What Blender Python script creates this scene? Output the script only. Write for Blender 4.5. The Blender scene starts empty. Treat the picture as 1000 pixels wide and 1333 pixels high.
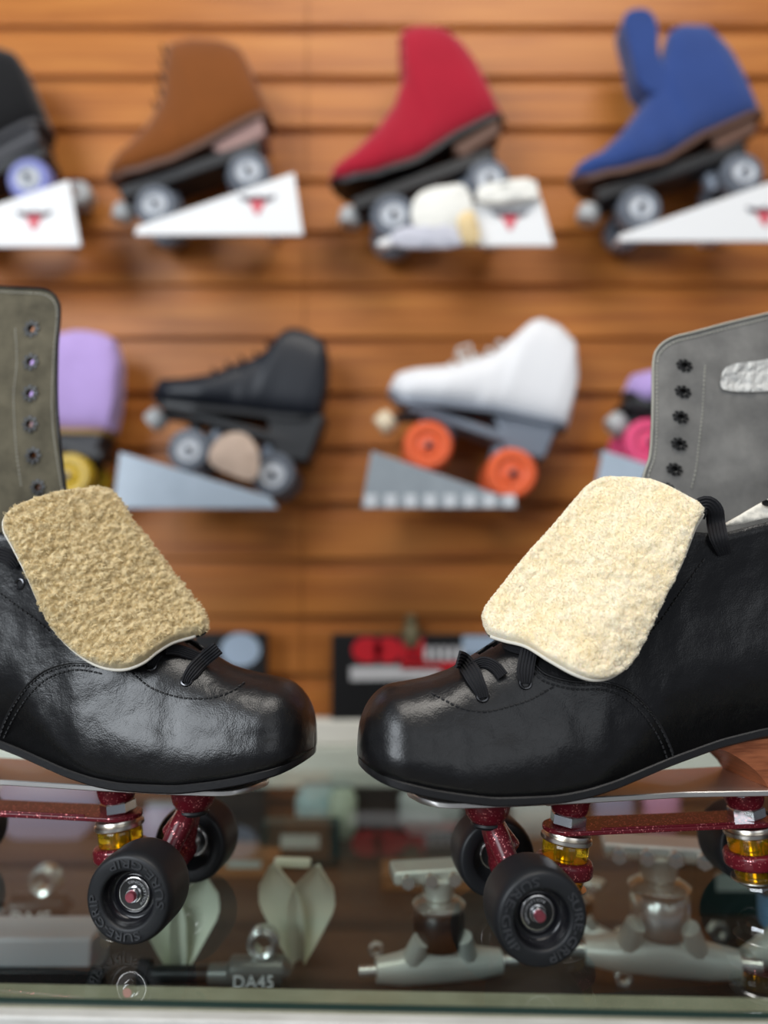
import bpy, bmesh, math, random
import numpy as np
from mathutils import Vector, Matrix, noise
from mathutils.bvhtree import BVHTree
from mathutils.geometry import delaunay_2d_cdt

random.seed(7)
SC = bpy.context.scene
COL = SC.collection
MM = 0.001

# ------------------------------------------------------------------ camera
F_PX, CAM_H, HORIZON = 1000.0, 0.25, 750.0
PITCH = math.atan((HORIZON - 666.5) / F_PX)
C_POS = Vector((0, 0, CAM_H))
C_F = Vector((0, math.cos(PITCH), math.sin(PITCH)))
C_U = Vector((0, -math.sin(PITCH), math.cos(PITCH)))
C_R = Vector((1, 0, 0))

def ray(x, y):
    return C_F + C_R * ((x - 500) / F_PX) - C_U * ((y - 666.5) / F_PX)

def at_y(x, y, Y):
    r = ray(x, y)
    return C_POS + r * (Y / r.y)

def at_z(x, y, z=0.0):
    r = ray(x, y)
    return C_POS + r * ((z - CAM_H) / r.z)

cam = bpy.data.cameras.new('camera')
cam_o = bpy.data.objects.new('camera', cam)
COL.objects.link(cam_o)
cam_o.location = C_POS
cam_o.rotation_euler = (math.pi / 2 + PITCH, 0, 0)
cam.sensor_fit = 'VERTICAL'
cam.sensor_height = 36.0
cam.sensor_width = 27.0
cam.lens = 36.0 * F_PX / 1333.0
cam.clip_start = 0.02
cam.dof.use_dof = True
cam.dof.focus_distance = 0.555
cam.dof.aperture_fstop = 27.0 / 17.0
SC.camera = cam_o

# ------------------------------------------------------------------ materials
def hexc(r, g, b):
    f = lambda c: (c / 255 / 12.92) if c / 255 <= 0.04045 else ((c / 255 + 0.055) / 1.055) ** 2.4
    return (f(r), f(g), f(b), 1)

def mat(name, col, rough=0.5, metal=0.0, spec=0.5, bump=None, var=None, coat=0.0, sheen=0.0, trans=0.0, ior=1.45, sss=0.0):
    """principled; bump=(scale,strength,dist[,detail]); var=(scale, amount, second colour[, stretch])"""
    m = bpy.data.materials.new(name)
    m.use_nodes = True
    nt = m.node_tree
    b = nt.nodes['Principled BSDF']
    b.inputs['Base Color'].default_value = col
    b.inputs['Roughness'].default_value = rough
    b.inputs['Metallic'].default_value = metal
    b.inputs['Specular IOR Level'].default_value = spec
    b.inputs['Coat Weight'].default_value = coat
    b.inputs['Coat Roughness'].default_value = 0.08
    b.inputs['Sheen Weight'].default_value = sheen
    b.inputs['Transmission Weight'].default_value = trans
    b.inputs['IOR'].default_value = ior
    if sss:
        b.inputs['Subsurface Weight'].default_value = sss
        b.inputs['Subsurface Radius'].default_value = (0.006, 0.004, 0.002)
    tc = nt.nodes.new('ShaderNodeTexCoord')
    if var:
        mp = nt.nodes.new('ShaderNodeMapping')
        if len(var) > 3:
            mp.inputs['Scale'].default_value = var[3]
        n = nt.nodes.new('ShaderNodeTexNoise')
        n.inputs['Scale'].default_value = var[0]
        n.inputs['Detail'].default_value = 6
        n.inputs['Roughness'].default_value = 0.6
        rm = nt.nodes.new('ShaderNodeMapRange')
        rm.inputs['From Min'].default_value = 0.35
        rm.inputs['From Max'].default_value = 0.68
        rm.inputs['To Max'].default_value = var[1]
        mx = nt.nodes.new('ShaderNodeMixRGB')
        mx.inputs['Color1'].default_value = col
        mx.inputs['Color2'].default_value = var[2]
        nt.links.new(tc.outputs['Object'], mp.inputs['Vector'])
        nt.links.new(mp.outputs['Vector'], n.inputs['Vector'])
        nt.links.new(n.outputs['Fac'], rm.inputs['Value'])
        nt.links.new(rm.outputs['Result'], mx.inputs['Fac'])
        nt.links.new(mx.outputs['Color'], b.inputs['Base Color'])
    if bump:
        n2 = nt.nodes.new('ShaderNodeTexNoise')
        n2.inputs['Scale'].default_value = bump[0]
        n2.inputs['Detail'].default_value = bump[3] if len(bump) > 3 else 4
        bp = nt.nodes.new('ShaderNodeBump')
        bp.inputs['Strength'].default_value = bump[1]
        bp.inputs['Distance'].default_value = bump[2]
        nt.links.new(tc.outputs['Object'], n2.inputs['Vector'])
        nt.links.new(n2.outputs['Fac'], bp.inputs['Height'])
        nt.links.new(bp.outputs['Normal'], b.inputs['Normal'])
    return m

def leather_mat(name, col, rough):
    m = mat(name, col, rough, spec=0.62)
    nt = m.node_tree
    b = nt.nodes['Principled BSDF']
    tc = [n for n in nt.nodes if n.type == 'TEX_COORD'][0]
    v = nt.nodes.new('ShaderNodeTexVoronoi'); v.inputs['Scale'].default_value = 900
    n = nt.nodes.new('ShaderNodeTexNoise'); n.inputs['Scale'].default_value = 55; n.inputs['Detail'].default_value = 5
    n3 = nt.nodes.new('ShaderNodeTexNoise'); n3.inputs['Scale'].default_value = 14; n3.inputs['Detail'].default_value = 3
    b1 = nt.nodes.new('ShaderNodeBump'); b1.inputs['Strength'].default_value = 0.16; b1.inputs['Distance'].default_value = 0.0005
    b2 = nt.nodes.new('ShaderNodeBump'); b2.inputs['Strength'].default_value = 0.42; b2.inputs['Distance'].default_value = 0.0025
    b3 = nt.nodes.new('ShaderNodeBump'); b3.inputs['Strength'].default_value = 0.35; b3.inputs['Distance'].default_value = 0.006
    rr = nt.nodes.new('ShaderNodeMapRange'); rr.inputs['To Min'].default_value = rough - 0.07; rr.inputs['To Max'].default_value = rough + 0.12
    for x in (v, n, n3): nt.links.new(tc.outputs['Object'], x.inputs['Vector'])
    nt.links.new(v.outputs['Distance'], b1.inputs['Height'])
    nt.links.new(n.outputs['Fac'], b2.inputs['Height'])
    nt.links.new(n3.outputs['Fac'], b3.inputs['Height'])
    nt.links.new(b3.outputs['Normal'], b2.inputs['Normal'])
    nt.links.new(b2.outputs['Normal'], b1.inputs['Normal'])
    nt.links.new(b1.outputs['Normal'], b.inputs['Normal'])
    nt.links.new(n.outputs['Fac'], rr.inputs['Value'])
    nt.links.new(rr.outputs['Result'], b.inputs['Roughness'])
    return m

def sparkle_mat(name, col, fleck):
    m = mat(name, col, 0.3, spec=0.35, coat=0.2)
    nt = m.node_tree
    b = nt.nodes['Principled BSDF']
    tc = [n for n in nt.nodes if n.type == 'TEX_COORD'][0]
    v = nt.nodes.new('ShaderNodeTexVoronoi'); v.inputs['Scale'].default_value = 1100
    wn = nt.nodes.new('ShaderNodeTexWhiteNoise')
    th = nt.nodes.new('ShaderNodeMath'); th.operation = 'GREATER_THAN'; th.inputs[1].default_value = 0.93
    mx = nt.nodes.new('ShaderNodeMixRGB'); mx.inputs['Color1'].default_value = col; mx.inputs['Color2'].default_value = fleck
    nt.links.new(tc.outputs['Object'], v.inputs['Vector'])
    nt.links.new(v.outputs['Color'], wn.inputs['Vector'])
    nt.links.new(wn.outputs['Value'], th.inputs[0])
    nt.links.new(th.outputs[0], mx.inputs['Fac'])
    nt.links.new(mx.outputs['Color'], b.inputs['Base Color'])
    ma = nt.nodes.new('ShaderNodeMath'); ma.operation = 'MULTIPLY'; ma.inputs[1].default_value = 0.8
    nt.links.new(th.outputs[0], ma.inputs[0]); nt.links.new(ma.outputs[0], b.inputs['Metallic'])
    return m

def glass_mat(name, tint, refl_rough=0.0, ior=1.5):
    """clear pane: tinted straight-through transparency mixed with Fresnel reflection"""
    m = bpy.data.materials.new(name); m.use_nodes = True
    nt = m.node_tree; nt.nodes.clear()
    out = nt.nodes.new('ShaderNodeOutputMaterial')
    t = nt.nodes.new('ShaderNodeBsdfTransparent'); t.inputs['Color'].default_value = tint
    g = nt.nodes.new('ShaderNodeBsdfGlossy'); g.inputs['Roughness'].default_value = refl_rough
    fr = nt.nodes.new('ShaderNodeFresnel'); fr.inputs['IOR'].default_value = ior
    mx = nt.nodes.new('ShaderNodeMixShader')
    ge = nt.nodes.new('ShaderNodeNewGeometry'); iv = nt.nodes.new('ShaderNodeMath'); iv.operation = 'SUBTRACT'; iv.inputs[0].default_value = 1.0
    mu = nt.nodes.new('ShaderNodeMath'); mu.operation = 'MULTIPLY'
    nt.links.new(ge.outputs['Backfacing'], iv.inputs[1]); nt.links.new(iv.outputs[0], mu.inputs[0]); nt.links.new(fr.outputs[0], mu.inputs[1])
    nt.links.new(mu.outputs[0], mx.inputs['Fac']); nt.links.new(t.outputs[0], mx.inputs[1])
    nt.links.new(g.outputs[0], mx.inputs[2]); nt.links.new(mx.outputs[0], out.inputs['Surface'])
    return m

def wood_mat(name, c1, c2, c3, rough=0.4):
    m = mat(name, c1, rough, spec=0.4)
    nt = m.node_tree; b = nt.nodes['Principled BSDF']
    tc = [n for n in nt.nodes if n.type == 'TEX_COORD'][0]
    mp = nt.nodes.new('ShaderNodeMapping'); mp.inputs['Scale'].default_value = (1.3, 8, 26)
    n = nt.nodes.new('ShaderNodeTexNoise'); n.inputs['Scale'].default_value = 2.2; n.inputs['Detail'].default_value = 8
    n.inputs['Roughness'].default_value = 0.62; n.inputs['Distortion'].default_value = 0.5
    r = nt.nodes.new('ShaderNodeValToRGB')
    r.color_ramp.elements[0].position = 0.3; r.color_ramp.elements[0].color = c3
    r.color_ramp.elements[1].position = 0.72; r.color_ramp.elements[1].color = c2
    e = r.color_ramp.elements.new(0.5); e.color = c1
    nt.links.new(tc.outputs['Object'], mp.inputs['Vector']); nt.links.new(mp.outputs['Vector'], n.inputs['Vector'])
    nt.links.new(n.outputs['Fac'], r.inputs['Fac']); nt.links.new(r.outputs['Color'], b.inputs['Base Color'])
    return m

def wool_mat(name, c1, c2, scale, sss=.2):
    m = mat(name, c1, 0.9, spec=0.1, sheen=0.4, sss=sss, bump=(scale * 5, 0.6, 0.0008, 6), var=(scale * .2, 0.7, c2))
    return m

M = {}
M['leather'] = leather_mat('black_leather', (0.005, 0.005, 0.0056, 1), 0.30)
M['black_edge'] = mat('black_sole_edge', (0.010, 0.010, 0.011, 1), 0.42, bump=(300, .25, .0006))
M['lining_l'] = mat('olive_grey_suede', hexc(106, 100, 84), 0.95, spec=0.1, var=(34, 0.85, hexc(70, 66, 56)), bump=(900, .5, .0006, 6))
M['lining_r'] = mat('grey_suede', hexc(136, 134, 130), 0.95, spec=0.1, var=(24, 0.75, hexc(96, 95, 93)), bump=(900, .5, .0006, 6))
M['stitch'] = mat('black_thread', (0.014, 0.014, 0.015, 1), 0.5)
M['grey_stitch'] = mat('grey_thread', hexc(172, 170, 158), 0.8)
M['eyelet'] = mat('dark_nickel_eyelet', (0.10, 0.10, 0.105, 1), 0.22, metal=1.0)
M['eyelet_in'] = mat('blackened_eyelet_back', (0.010, 0.0095, 0.009, 1), 0.4, metal=0.2)
M['lace'] = mat('black_flat_lace', (0.013, 0.013, 0.015, 1), 0.75, spec=0.3, bump=(1500, .4, .0004))
M['wool_l'] = wool_mat('tan_shearling', hexc(212, 193, 152), hexc(190, 166, 118), 220, .08)
M['wool_r'] = wool_mat('cream_shearling', hexc(246, 234, 208), hexc(242, 220, 172), 300, .25)
M['pile_l'] = mat('tan_pile', hexc(236, 220, 180), 0.85, spec=.2)
M['pile_r'] = mat('cream_pile', hexc(255, 247, 226), 0.85, spec=.2)
M['hide'] = mat('white_hide_edge', hexc(232, 226, 212), 0.8, bump=(400, .5, .0006))
M['alu'] = mat('satin_aluminium', (0.86, 0.84, 0.80, 1), 0.36, metal=1.0, bump=(500, .05, .0003))
M['chrome'] = mat('zinc_plated_steel', (0.74, 0.76, 0.78, 1), 0.22, metal=1.0)
M['washer'] = mat('nickel_washer', (0.78, 0.73, 0.65, 1), 0.28, metal=1.0)
M['burgundy'] = sparkle_mat('burgundy_sparkle_enamel', (0.125, 0.008, 0.015, 1), (0.75, 0.25, 0.25, 1))
M['amber'] = mat('amber_urethane', (0.80, 0.50, 0.015, 1), 0.10, trans=0.9, ior=1.35, coat=.3)
M['rubber'] = mat('black_urethane', (0.011, 0.012, 0.014, 1), 0.46, spec=0.45, bump=(220, .12, .0008))
M['rubber_letter'] = mat('highlit_black_urethane', (0.036, 0.038, 0.042, 1), 0.42)  # paler tone paints in the highlights that raised letter edges catch
M['core'] = mat('black_wheel_core', (0.008, 0.008, 0.010, 1), 0.2)
M['steel'] = mat('bearing_steel', (0.62, 0.60, 0.58, 1), 0.2, metal=1.0)
M['shield'] = mat('black_bearing_shield', (0.012, 0.012, 0.012, 1), 0.3)
M['pale_print'] = mat('pale_print', hexc(170, 170, 170), 0.6)
M['axle_tip'] = mat('rose_axle_end', (0.42, 0.10, 0.13, 1), 0.3, metal=0.8)
M['stack'] = mat('stacked_leather_heel', hexc(168, 100, 66), 0.35, var=(40, .8, hexc(104, 54, 34), (1, 1, 9)), bump=(120, .2, .0008))
M['tape'] = mat('clear_tape', hexc(222, 221, 216), 0.25, spec=0.5, trans=0.2, ior=1.2, bump=(70, 1.0, .006))
M['glass'] = glass_mat('counter_glass', (0.92, 0.955, 0.94, 1))
M['glass_edge'] = mat('green_glass_edge', (0.012, 0.03, 0.024, 1), 0.12)
M['seal'] = mat('olive_grey_seal', hexc(150, 147, 126), 0.6, var=(40, .5, hexc(110, 106, 84)))
M['white_frame'] = mat('scuffed_white_metal', hexc(206, 205, 200), 0.3, var=(120, .4, hexc(150, 148, 140), (.25, 1, 1)))
M['rail'] = mat('cream_rail', hexc(240, 238, 226), 0.45)
M['case_wood'] = wood_mat('dark_brown_shelf_board', hexc(62, 50, 43), hexc(80, 65, 54), hexc(46, 37, 33), .5)
M['case_dark'] = mat('dark_case_panel', hexc(74, 58, 48), .6)
M['wall'] = wood_mat('orange_brown_wood', hexc(180, 110, 48), hexc(196, 128, 60), hexc(146, 82, 33), .42)
M['floor'] = mat('grey_floor', hexc(120, 116, 110), .6, var=(6, .4, hexc(100, 96, 90)))

# ------------------------------------------------------------------ mesh builder
class MB:
    def __init__(s): s.v = []; s.f = []; s.m = []
    def add(s, vs, fs, m=0, T=None):
        o = len(s.v)
        s.v += [(T @ Vector(p)) if T else Vector(p) for p in vs]
        for f in fs: s.f.append([o + i for i in f]); s.m.append(m)
        return s
    def lathe(s, prof, n=48, T=None, m=0, cap0=False, cap1=False):
        vs = []; fs = []
        for r, h in prof:
            for k in range(n):
                a = 2 * math.pi * k / n
                vs.append((r * math.cos(a), r * math.sin(a), h))
        for i in range(len(prof) - 1):
            for k in range(n):
                k2 = (k + 1) % n
                fs.append((i * n + k, i * n + k2, (i + 1) * n + k2, (i + 1) * n + k))
        if cap0: fs.append(tuple(range(n))[::-1])
        if cap1: fs.append(tuple((len(prof) - 1) * n + k for k in range(n)))
        return s.add(vs, fs, m, T)
    def tube(s, pts, rad, n=10, m=0, caps=True, T=None, closed=False):
        pts = [Vector(p) for p in pts]
        if not hasattr(rad, '__len__'): rad = [rad] * len(pts)
        vs = []; fs = []; N = len(pts); ref = None
        for i, p in enumerate(pts):
            if closed: t = pts[(i + 1) % N] - pts[i - 1]
            else: t = pts[min(i + 1, N - 1)] - pts[max(i - 1, 0)]
            t.normalize()
            if ref is None:
                ref = Vector((0, 0, 1)) if abs(t.z) < .9 else Vector((1, 0, 0))
            a = ref - t * ref.dot(t); a.normalize(); b = t.cross(a); ref = a
            for k in range(n):
                q = 2 * math.pi * k / n
                vs.append(p + (a * math.cos(q) + b * math.sin(q)) * rad[i])
        for i in range(N if closed else N - 1):
            j = (i + 1) % N
            for k in range(n):
                k2 = (k + 1) % n
                fs.append((i * n + k, i * n + k2, j * n + k2, j * n + k))
        if caps and not closed:
            fs.append(tuple(range(n))[::-1]); fs.append(tuple((N - 1) * n + k for k in range(n)))
        return s.add(vs, fs, m, T)
    def box(s, c, d, m=0, T=None):
        x, y, z = c; a, b, h = d[0] / 2, d[1] / 2, d[2] / 2
        vs = [(x + i * a, y + j * b, z + k * h) for i in (-1, 1) for j in (-1, 1) for k in (-1, 1)]
        fs = [(0, 1, 3, 2), (4, 6, 7, 5), (0, 4, 5, 1), (2, 3, 7, 6), (0, 2, 6, 4), (1, 5, 7, 3)]
        return s.add(vs, fs, m, T)
    def prism(s, poly3, off, m=0, T=None):
        """polygon of 3D points swept by vector off"""
        n = len(poly3); off = Vector(off)
        vs = [Vector(p) for p in poly3] + [Vector(p) + off for p in poly3]
        fs = [tuple(range(n)), tuple(range(2 * n - 1, n - 1, -1))]
        fs += [(i, i + n, (i + 1) % n + n, (i + 1) % n) for i in range(n)]
        return s.add(vs, fs, m, T)
    def loft(s, rings, m=0, cap=True, T=None, closed=True):
        n = len(rings[0]); vs = [p for r in rings for p in r]; fs = []
        for i in range(len(rings) - 1):
            for k in range(n if closed else n - 1):
                k2 = (k + 1) % n
                fs.append((i * n + k, i * n + k2, (i + 1) * n + k2, (i + 1) * n + k))
        if cap:
            fs.append(tuple(range(n))[::-1]); fs.append(tuple((len(rings) - 1) * n + k for k in range(n)))
        return s.add(vs, fs, m, T)
    def mesh(s, name, mats, recalc=True, sharp=40):
        me = bpy.data.meshes.new(name)
        me.from_pydata([tuple(p) for p in s.v], [], s.f)
        for mm in (mats if isinstance(mats, (list, tuple)) else [mats]): me.materials.append(mm)
        me.polygons.foreach_set('material_index', s.m)
        me.polygons.foreach_set('use_smooth', [True] * len(s.f))
        if recalc:
            bm = bmesh.new(); bm.from_mesh(me)
            bmesh.ops.remove_doubles(bm, verts=bm.verts, dist=1e-6)
            bmesh.ops.recalc_face_normals(bm, faces=bm.faces)
            bm.to_mesh(me); bm.free()
        if sharp: me.set_sharp_from_angle(angle=math.radians(sharp))
        me.update()
        return me
    def build(s, name, mats, parent=None, recalc=True, sharp=40, bevel=None, subsurf=0, origin=None):
        if origin is not None:
            s.v = [p - Vector(origin) for p in s.v]
        o = bpy.data.objects.new(name, s.mesh(name, mats, recalc, sharp))
        if origin is not None: o.location = origin
        COL.objects.link(o)
        if parent: o.parent = parent
        if bevel:
            b = o.modifiers.new('bevel', 'BEVEL'); b.width = bevel; b.segments = 3; b.limit_method = 'ANGLE'; b.angle_limit = math.radians(38)
        if subsurf:
            b = o.modifiers.new('sub', 'SUBSURF'); b.levels = b.render_levels = subsurf
        return o

def empty(name, loc, label, cat, group=None, mw=None):
    o = bpy.data.objects.new(name, None); COL.objects.link(o)
    o.empty_display_size = 0.02
    if mw is not None: o.matrix_world = mw
    else: o.location = loc
    return tag(o, label, cat, group)

def tag(o, label, cat, group=None):
    o['label'] = label; o['category'] = cat
    if group: o['group'] = group
    return o

def structure(o): o['kind'] = 'structure'; return o

def copy_tree(o, parent=None):
    c = o.copy(); COL.objects.link(c)
    if parent is not None: c.parent = parent
    for ch in [x for x in bpy.data.objects if x.parent == o]: copy_tree(ch, c)
    return c

def interp(x, xs, ys): return float(np.interp(x, xs, ys))

def smooth_table(xs, ys, k=400, w=9):
    """linear table resampled and smoothed -> callable (xs ascending)"""
    X = np.linspace(xs[0], xs[-1], k); Y = np.interp(X, xs, ys)
    ker = np.hanning(2 * w + 3)[1:-1]; ker /= ker.sum()
    Yp = np.concatenate([2 * Y[0] - Y[w:0:-1], Y, 2 * Y[-1] - Y[-2:-w - 2:-1]])
    Y2 = np.convolve(Yp, ker, 'valid')
    return lambda x: float(np.interp(x, X, Y2))

def catmull(pts, step, closed=False):
    P = [Vector(p) for p in pts]; N = len(P); out = []
    rng = range(N if closed else N - 1)
    g = (lambda i: P[i % N]) if closed else (lambda i: P[max(0, min(N - 1, i))])
    for i in rng:
        a, b, c, d = g(i - 1), g(i), g(i + 1), g(i + 2)
        k = max(1, int(round((c - b).length / step)))
        for j in range(k):
            t = j / k
            out.append(0.5 * ((2 * b) + (c - a) * t + (2 * a - 5 * b + 4 * c - d) * t * t + (3 * b - a - 3 * c + d) * t ** 3))
    if not closed: out.append(P[-1].copy())
    return out

def text_geo(body, size, extrude=0.0):
    cu = bpy.data.curves.new('t', 'FONT'); cu.body = body; cu.size = size; cu.extrude = extrude
    cu.align_x = 'CENTER'; cu.resolution_u = 3
    o = bpy.data.objects.new('t', cu); COL.objects.link(o)
    dg = bpy.context.evaluated_depsgraph_get()
    me = o.evaluated_get(dg).to_mesh()
    vs = [v.co.copy() for v in me.vertices]; fs = [tuple(p.vertices) for p in me.polygons]
    o.evaluated_get(dg).to_mesh_clear()
    bpy.data.objects.remove(o); bpy.data.curves.remove(cu)
    return vs, fs

def in_poly(P, poly):
    x, y = P[:, 0], P[:, 1]; c = np.zeros(len(P), bool)
    n = len(poly)
    for i in range(n):
        x1, y1 = poly[i]; x2, y2 = poly[(i + 1) % n]
        if y1 == y2: continue
        c ^= ((y1 > y) != (y2 > y)) & (x < (x2 - x1) * (y - y1) / (y2 - y1) + x1)
    return c

def edge_dist(P, poly):
    d = np.full(len(P), 1e9); n = len(poly)
    for i in range(n):
        a = np.array(poly[i]); b = np.array(poly[(i + 1) % n]); ab = b - a
        t = np.clip(((P - a) @ ab) / max(ab @ ab, 1e-12), 0, 1)
        d = np.minimum(d, np.linalg.norm(P - a - t[:, None] * ab, axis=1))
    return d

def sheet2d(outline, spacing, holes=()):
    """triangulated sheet inside a closed outline (2D); returns points, triangles, distance to outline"""
    ol = [(p[0], p[1]) for p in catmull([(x, y, 0) for x, y in outline], spacing, True)]
    pts = list(ol); edges = [(i, (i + 1) % len(ol)) for i in range(len(ol))]
    for (cx, cy, rx, ry) in holes:
        o = len(pts); k = 14
        pts += [(cx + rx * math.cos(2 * math.pi * j / k), cy + ry * math.sin(2 * math.pi * j / k)) for j in range(k)]
        edges += [(o + j, o + (j + 1) % k) for j in range(k)]
    xs = [p[0] for p in ol]; ys = [p[1] for p in ol]
    G = []; row = 0; y = min(ys)
    while y < max(ys):
        x = min(xs) + (spacing / 2 if row % 2 else 0)
        while x < max(xs): G.append((x, y)); x += spacing
        y += spacing * .866; row += 1
    G = np.array(G)
    keep = in_poly(G, ol) & (edge_dist(G, ol) > spacing * .55)
    for (cx, cy, rx, ry) in holes:
        keep &= ((G[:, 0] - cx) / (rx + spacing * .5)) ** 2 + ((G[:, 1] - cy) / (ry + spacing * .5)) ** 2 > 1
    pts += [tuple(g) for g in G[keep]]
    V, E_, Fc, *_ = delaunay_2d_cdt([Vector(p) for p in pts], edges, [], 0, 1e-7)
    V = np.array([(v.x, v.y) for v in V]); T = np.array([f for f in Fc if len(f) == 3])
    c = V[T].mean(axis=1); ok = in_poly(c, ol)
    for (cx, cy, rx, ry) in holes:
        ok &= ((c[:, 0] - cx) / rx) ** 2 + ((c[:, 1] - cy) / ry) ** 2 > 1
    T = T[ok]
    return V, T, edge_dist(V, ol), ol

def wool_pile(o, L, dist, top):
    """short cropped pile rooted on the shearling"""
    o.data.materials.append(M['pile_l' if L else 'pile_r'])
    md = o.modifiers.new('pile', 'PARTICLE_SYSTEM'); ps = o.particle_systems[0]; p = ps.settings
    p.type = 'HAIR'; p.count = 4500 if L else 9000; p.hair_step = 3; p.render_step = 3; p.display_step = 3
    p.hair_length = 0.0016 if L else 0.0006
    p.emit_from = 'FACE'; p.use_emit_random = True; p.use_even_distribution = True
    p.factor_random = 0.0004 if L else 0.00012
    p.child_type = 'INTERPOLATED'; p.rendered_child_count = 14 if L else 18; p.child_percent = 1
    p.roughness_1 = .0003 if L else .0001; p.roughness_2 = .0006 if L else .0002; p.roughness_endpoint = .0004 if L else .00015
    p.clump_factor = .35 if L else .05
    p.root_radius = 1.0; p.tip_radius = 0.5; p.radius_scale = 0.00014 if L else 0.00011
    p.material = 2
    vg = o.vertex_groups.new(name='pile')
    for i, (d, t) in enumerate(zip(dist, top)):
        vg.add([i], 1.0 if t else float(np.clip((d - 3) / 5, 0, 1)), 'REPLACE')
    ps.vertex_group_density = 'pile'
    ps.seed = 3

# ------------------------------------------------------------------ roller skate (foreground)
WHEEL_PROF = [(11.5, 5), (17.0, 7.5), (18.3, 14), (18.6, 17.2), (19.0, 18.3), (19.8, 18.9), (21, 19), (27.4, 19), (28.6, 18.5), (29.4, 17.6), (30.2, 15.8),
              (30.8, 13), (31, 10), (31, -10), (30.8, -13), (30.2, -15.8), (29.4, -17.6), (28.6, -18.5), (27.4, -19), (20, -19), (18.6, -17.5), (12, -9), (11.5, -8)]

def arc_text(mb, body, size, r, ang0, ang1, z, ccw, m=0, extrude=0.0004):
    vs, fs = text_geo(body, size, extrude)
    x0 = min(v.x for v in vs); x1 = max(v.x for v in vs)
    ymid = 0.36 * size
    out = []
    for v in vs:
        a = math.radians(ang0 + (ang1 - ang0) * (v.x - x0) / (x1 - x0))
        rr = r - (v.y - ymid) if ccw else r + (v.y - ymid)
        out.append((rr * math.cos(a), rr * math.sin(a), z + v.z))
    mb.add(out, fs, m)

def make_wheel_meshes():
    d = {}
    mb = MB(); mb.lathe([(r * MM, h * MM) for r, h in WHEEL_PROF], 96)
    d['tyre'] = mb.mesh('wheel', M['rubber'], sharp=50)
    mb = MB(); mb.lathe([(r * MM, h * MM) for r, h in [(18.4, 16.5), (18.0, 13.5), (16.6, 8.6), (15, 7.9), (12.6, 7.9), (12.1, 8.6), (11.6, 8.4), (11.6, 5)]], 64)
    mb.lathe([(r * MM, h * MM) for r, h in [(18.4, -17.0), (12, -8.4), (11.6, -7.0), (11.6, -5)]], 64)
    d['core'] = mb.mesh('hub_core', M['core'], sharp=60)
    mb = MB()
    for s in (1, -1):
        z = 6.5 * s
        mb.lathe([(r * MM, h * MM) for r, h in [(11.5, z), (11.5, z + 1.9 * s), (11.1, z + 2.2 * s), (10.2, z + 2.2 * s), (10.0, z + 1.7 * s)]], 64, m=0)
        mb.lathe([(r * MM, h * MM) for r, h in [(10.0, z + 1.7 * s), (5.6, z + 1.7 * s)]], 64, m=1)
        mb.lathe([(r * MM, h * MM) for r, h in [(5.6, z + 1.5 * s), (5.6, z + 2.2 * s), (4.2, z + 2.2 * s), (4.2, z)]], 64, m=0)
    arc_text(mb, 'ROLLERBONES', 2.6 * MM, 8.1 * MM, -15, 160, 8.35 * MM, True, 2, 0.0)
    d['bearing'] = mb.mesh('bearing', [M['steel'], M['shield'], M['pale_print']], recalc=False, sharp=40)
    mb = MB()
    hexp = [(5.0 * MM * math.cos(math.pi / 12 * k), 5.0 * MM * math.sin(math.pi / 12 * k)) for k in range(24)]
    mb.loft([[(x, y, 8.4 * MM) for x, y in hexp], [(x, y, 11.6 * MM) for x, y in hexp], [(x * .86, y * .86, 12.4 * MM) for x, y in hexp]])
    d['nut'] = mb.mesh('axle_nut', M['chrome'], sharp=30)
    mb = MB(); mb.lathe([(r * MM, h * MM) for r, h in [(3.6, -20), (3.6, 14.2), (3.2, 14.8), (1.2, 15.0), (0.0001, 14.6)]], 28, cap0=True)
    d['axle'] = mb.mesh('axle', M['axle_tip'], sharp=40)
    mb = MB()
    for body, a0, a1, ccw in (('SURE-GRIP', 28, 159, True), ('SURE-GRIP', -28, -148, False)):
        arc_text(mb, body, 7.8 * MM, 24.0 * MM, a0, a1, 19.2 * MM, ccw, 0, 0.0009)
    d['lettering'] = mb.mesh('lettering', M['rubber_letter'], sharp=30)
    return d

WM = make_wheel_meshes()

def obj_from(name, me, parent, loc=None, rot=None):
    o = bpy.data.objects.new(name, me); COL.objects.link(o); o.parent = parent
    if loc is not None: o.location = loc
    if rot is not None: o.rotation_euler = rot
    return o

# stations: u forward of the front axle (mm)
T_ZF = smooth_table([-272, -240, -181, -145, -110, -64, -40, -19, 24, 50, 67, 98, 113], [143, 143, 139.6, 132.4, 122.7, 108.3, 103, 100.6, 100.9, 104.5, 107.5, 115, 121])
T_HW = smooth_table([-272, -240, -200, -150, -100, -50, 0, 40, 70, 113], [36, 37, 37, 37, 40, 45.5, 49, 49, 47, 43], w=14)
T_ZT = smooth_table([-272, -190, -160, -140, -118, -95, -65, -40, -20, 0, 12, 27, 42, 59, 76, 93, 113],
                    [330, 320, 312, 308, 304, 292, 262, 238, 222, 208, 200, 191, 182, 176, 173, 169.5, 163], w=5)
T_EDGE = smooth_table([-272, -230, -195, -160, -140, -112], [326, 308, 293, 284, 284, 290])
T_EX = smooth_table([-272, -140, -112, -50, 20, 60, 113], [5, 5, 4.6, 2.15, 2.15, 2.6, 2.7])
U_TOE, U_HEEL = 112.5, -270

def boot_rows():
    # dense near ends, for round toe and heel
    mid = list(np.linspace(U_TOE - 34, U_HEEL + 34, 64))
    toe = [U_TOE - 34 * (1 - math.cos(a)) for a in np.linspace(0.0, math.pi / 2, 18)][:-1]
    heel = [U_HEEL + 34 * (1 - math.cos(a)) for a in np.linspace(math.pi / 2, 0, 16)][1:]
    return toe + mid + heel

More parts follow.
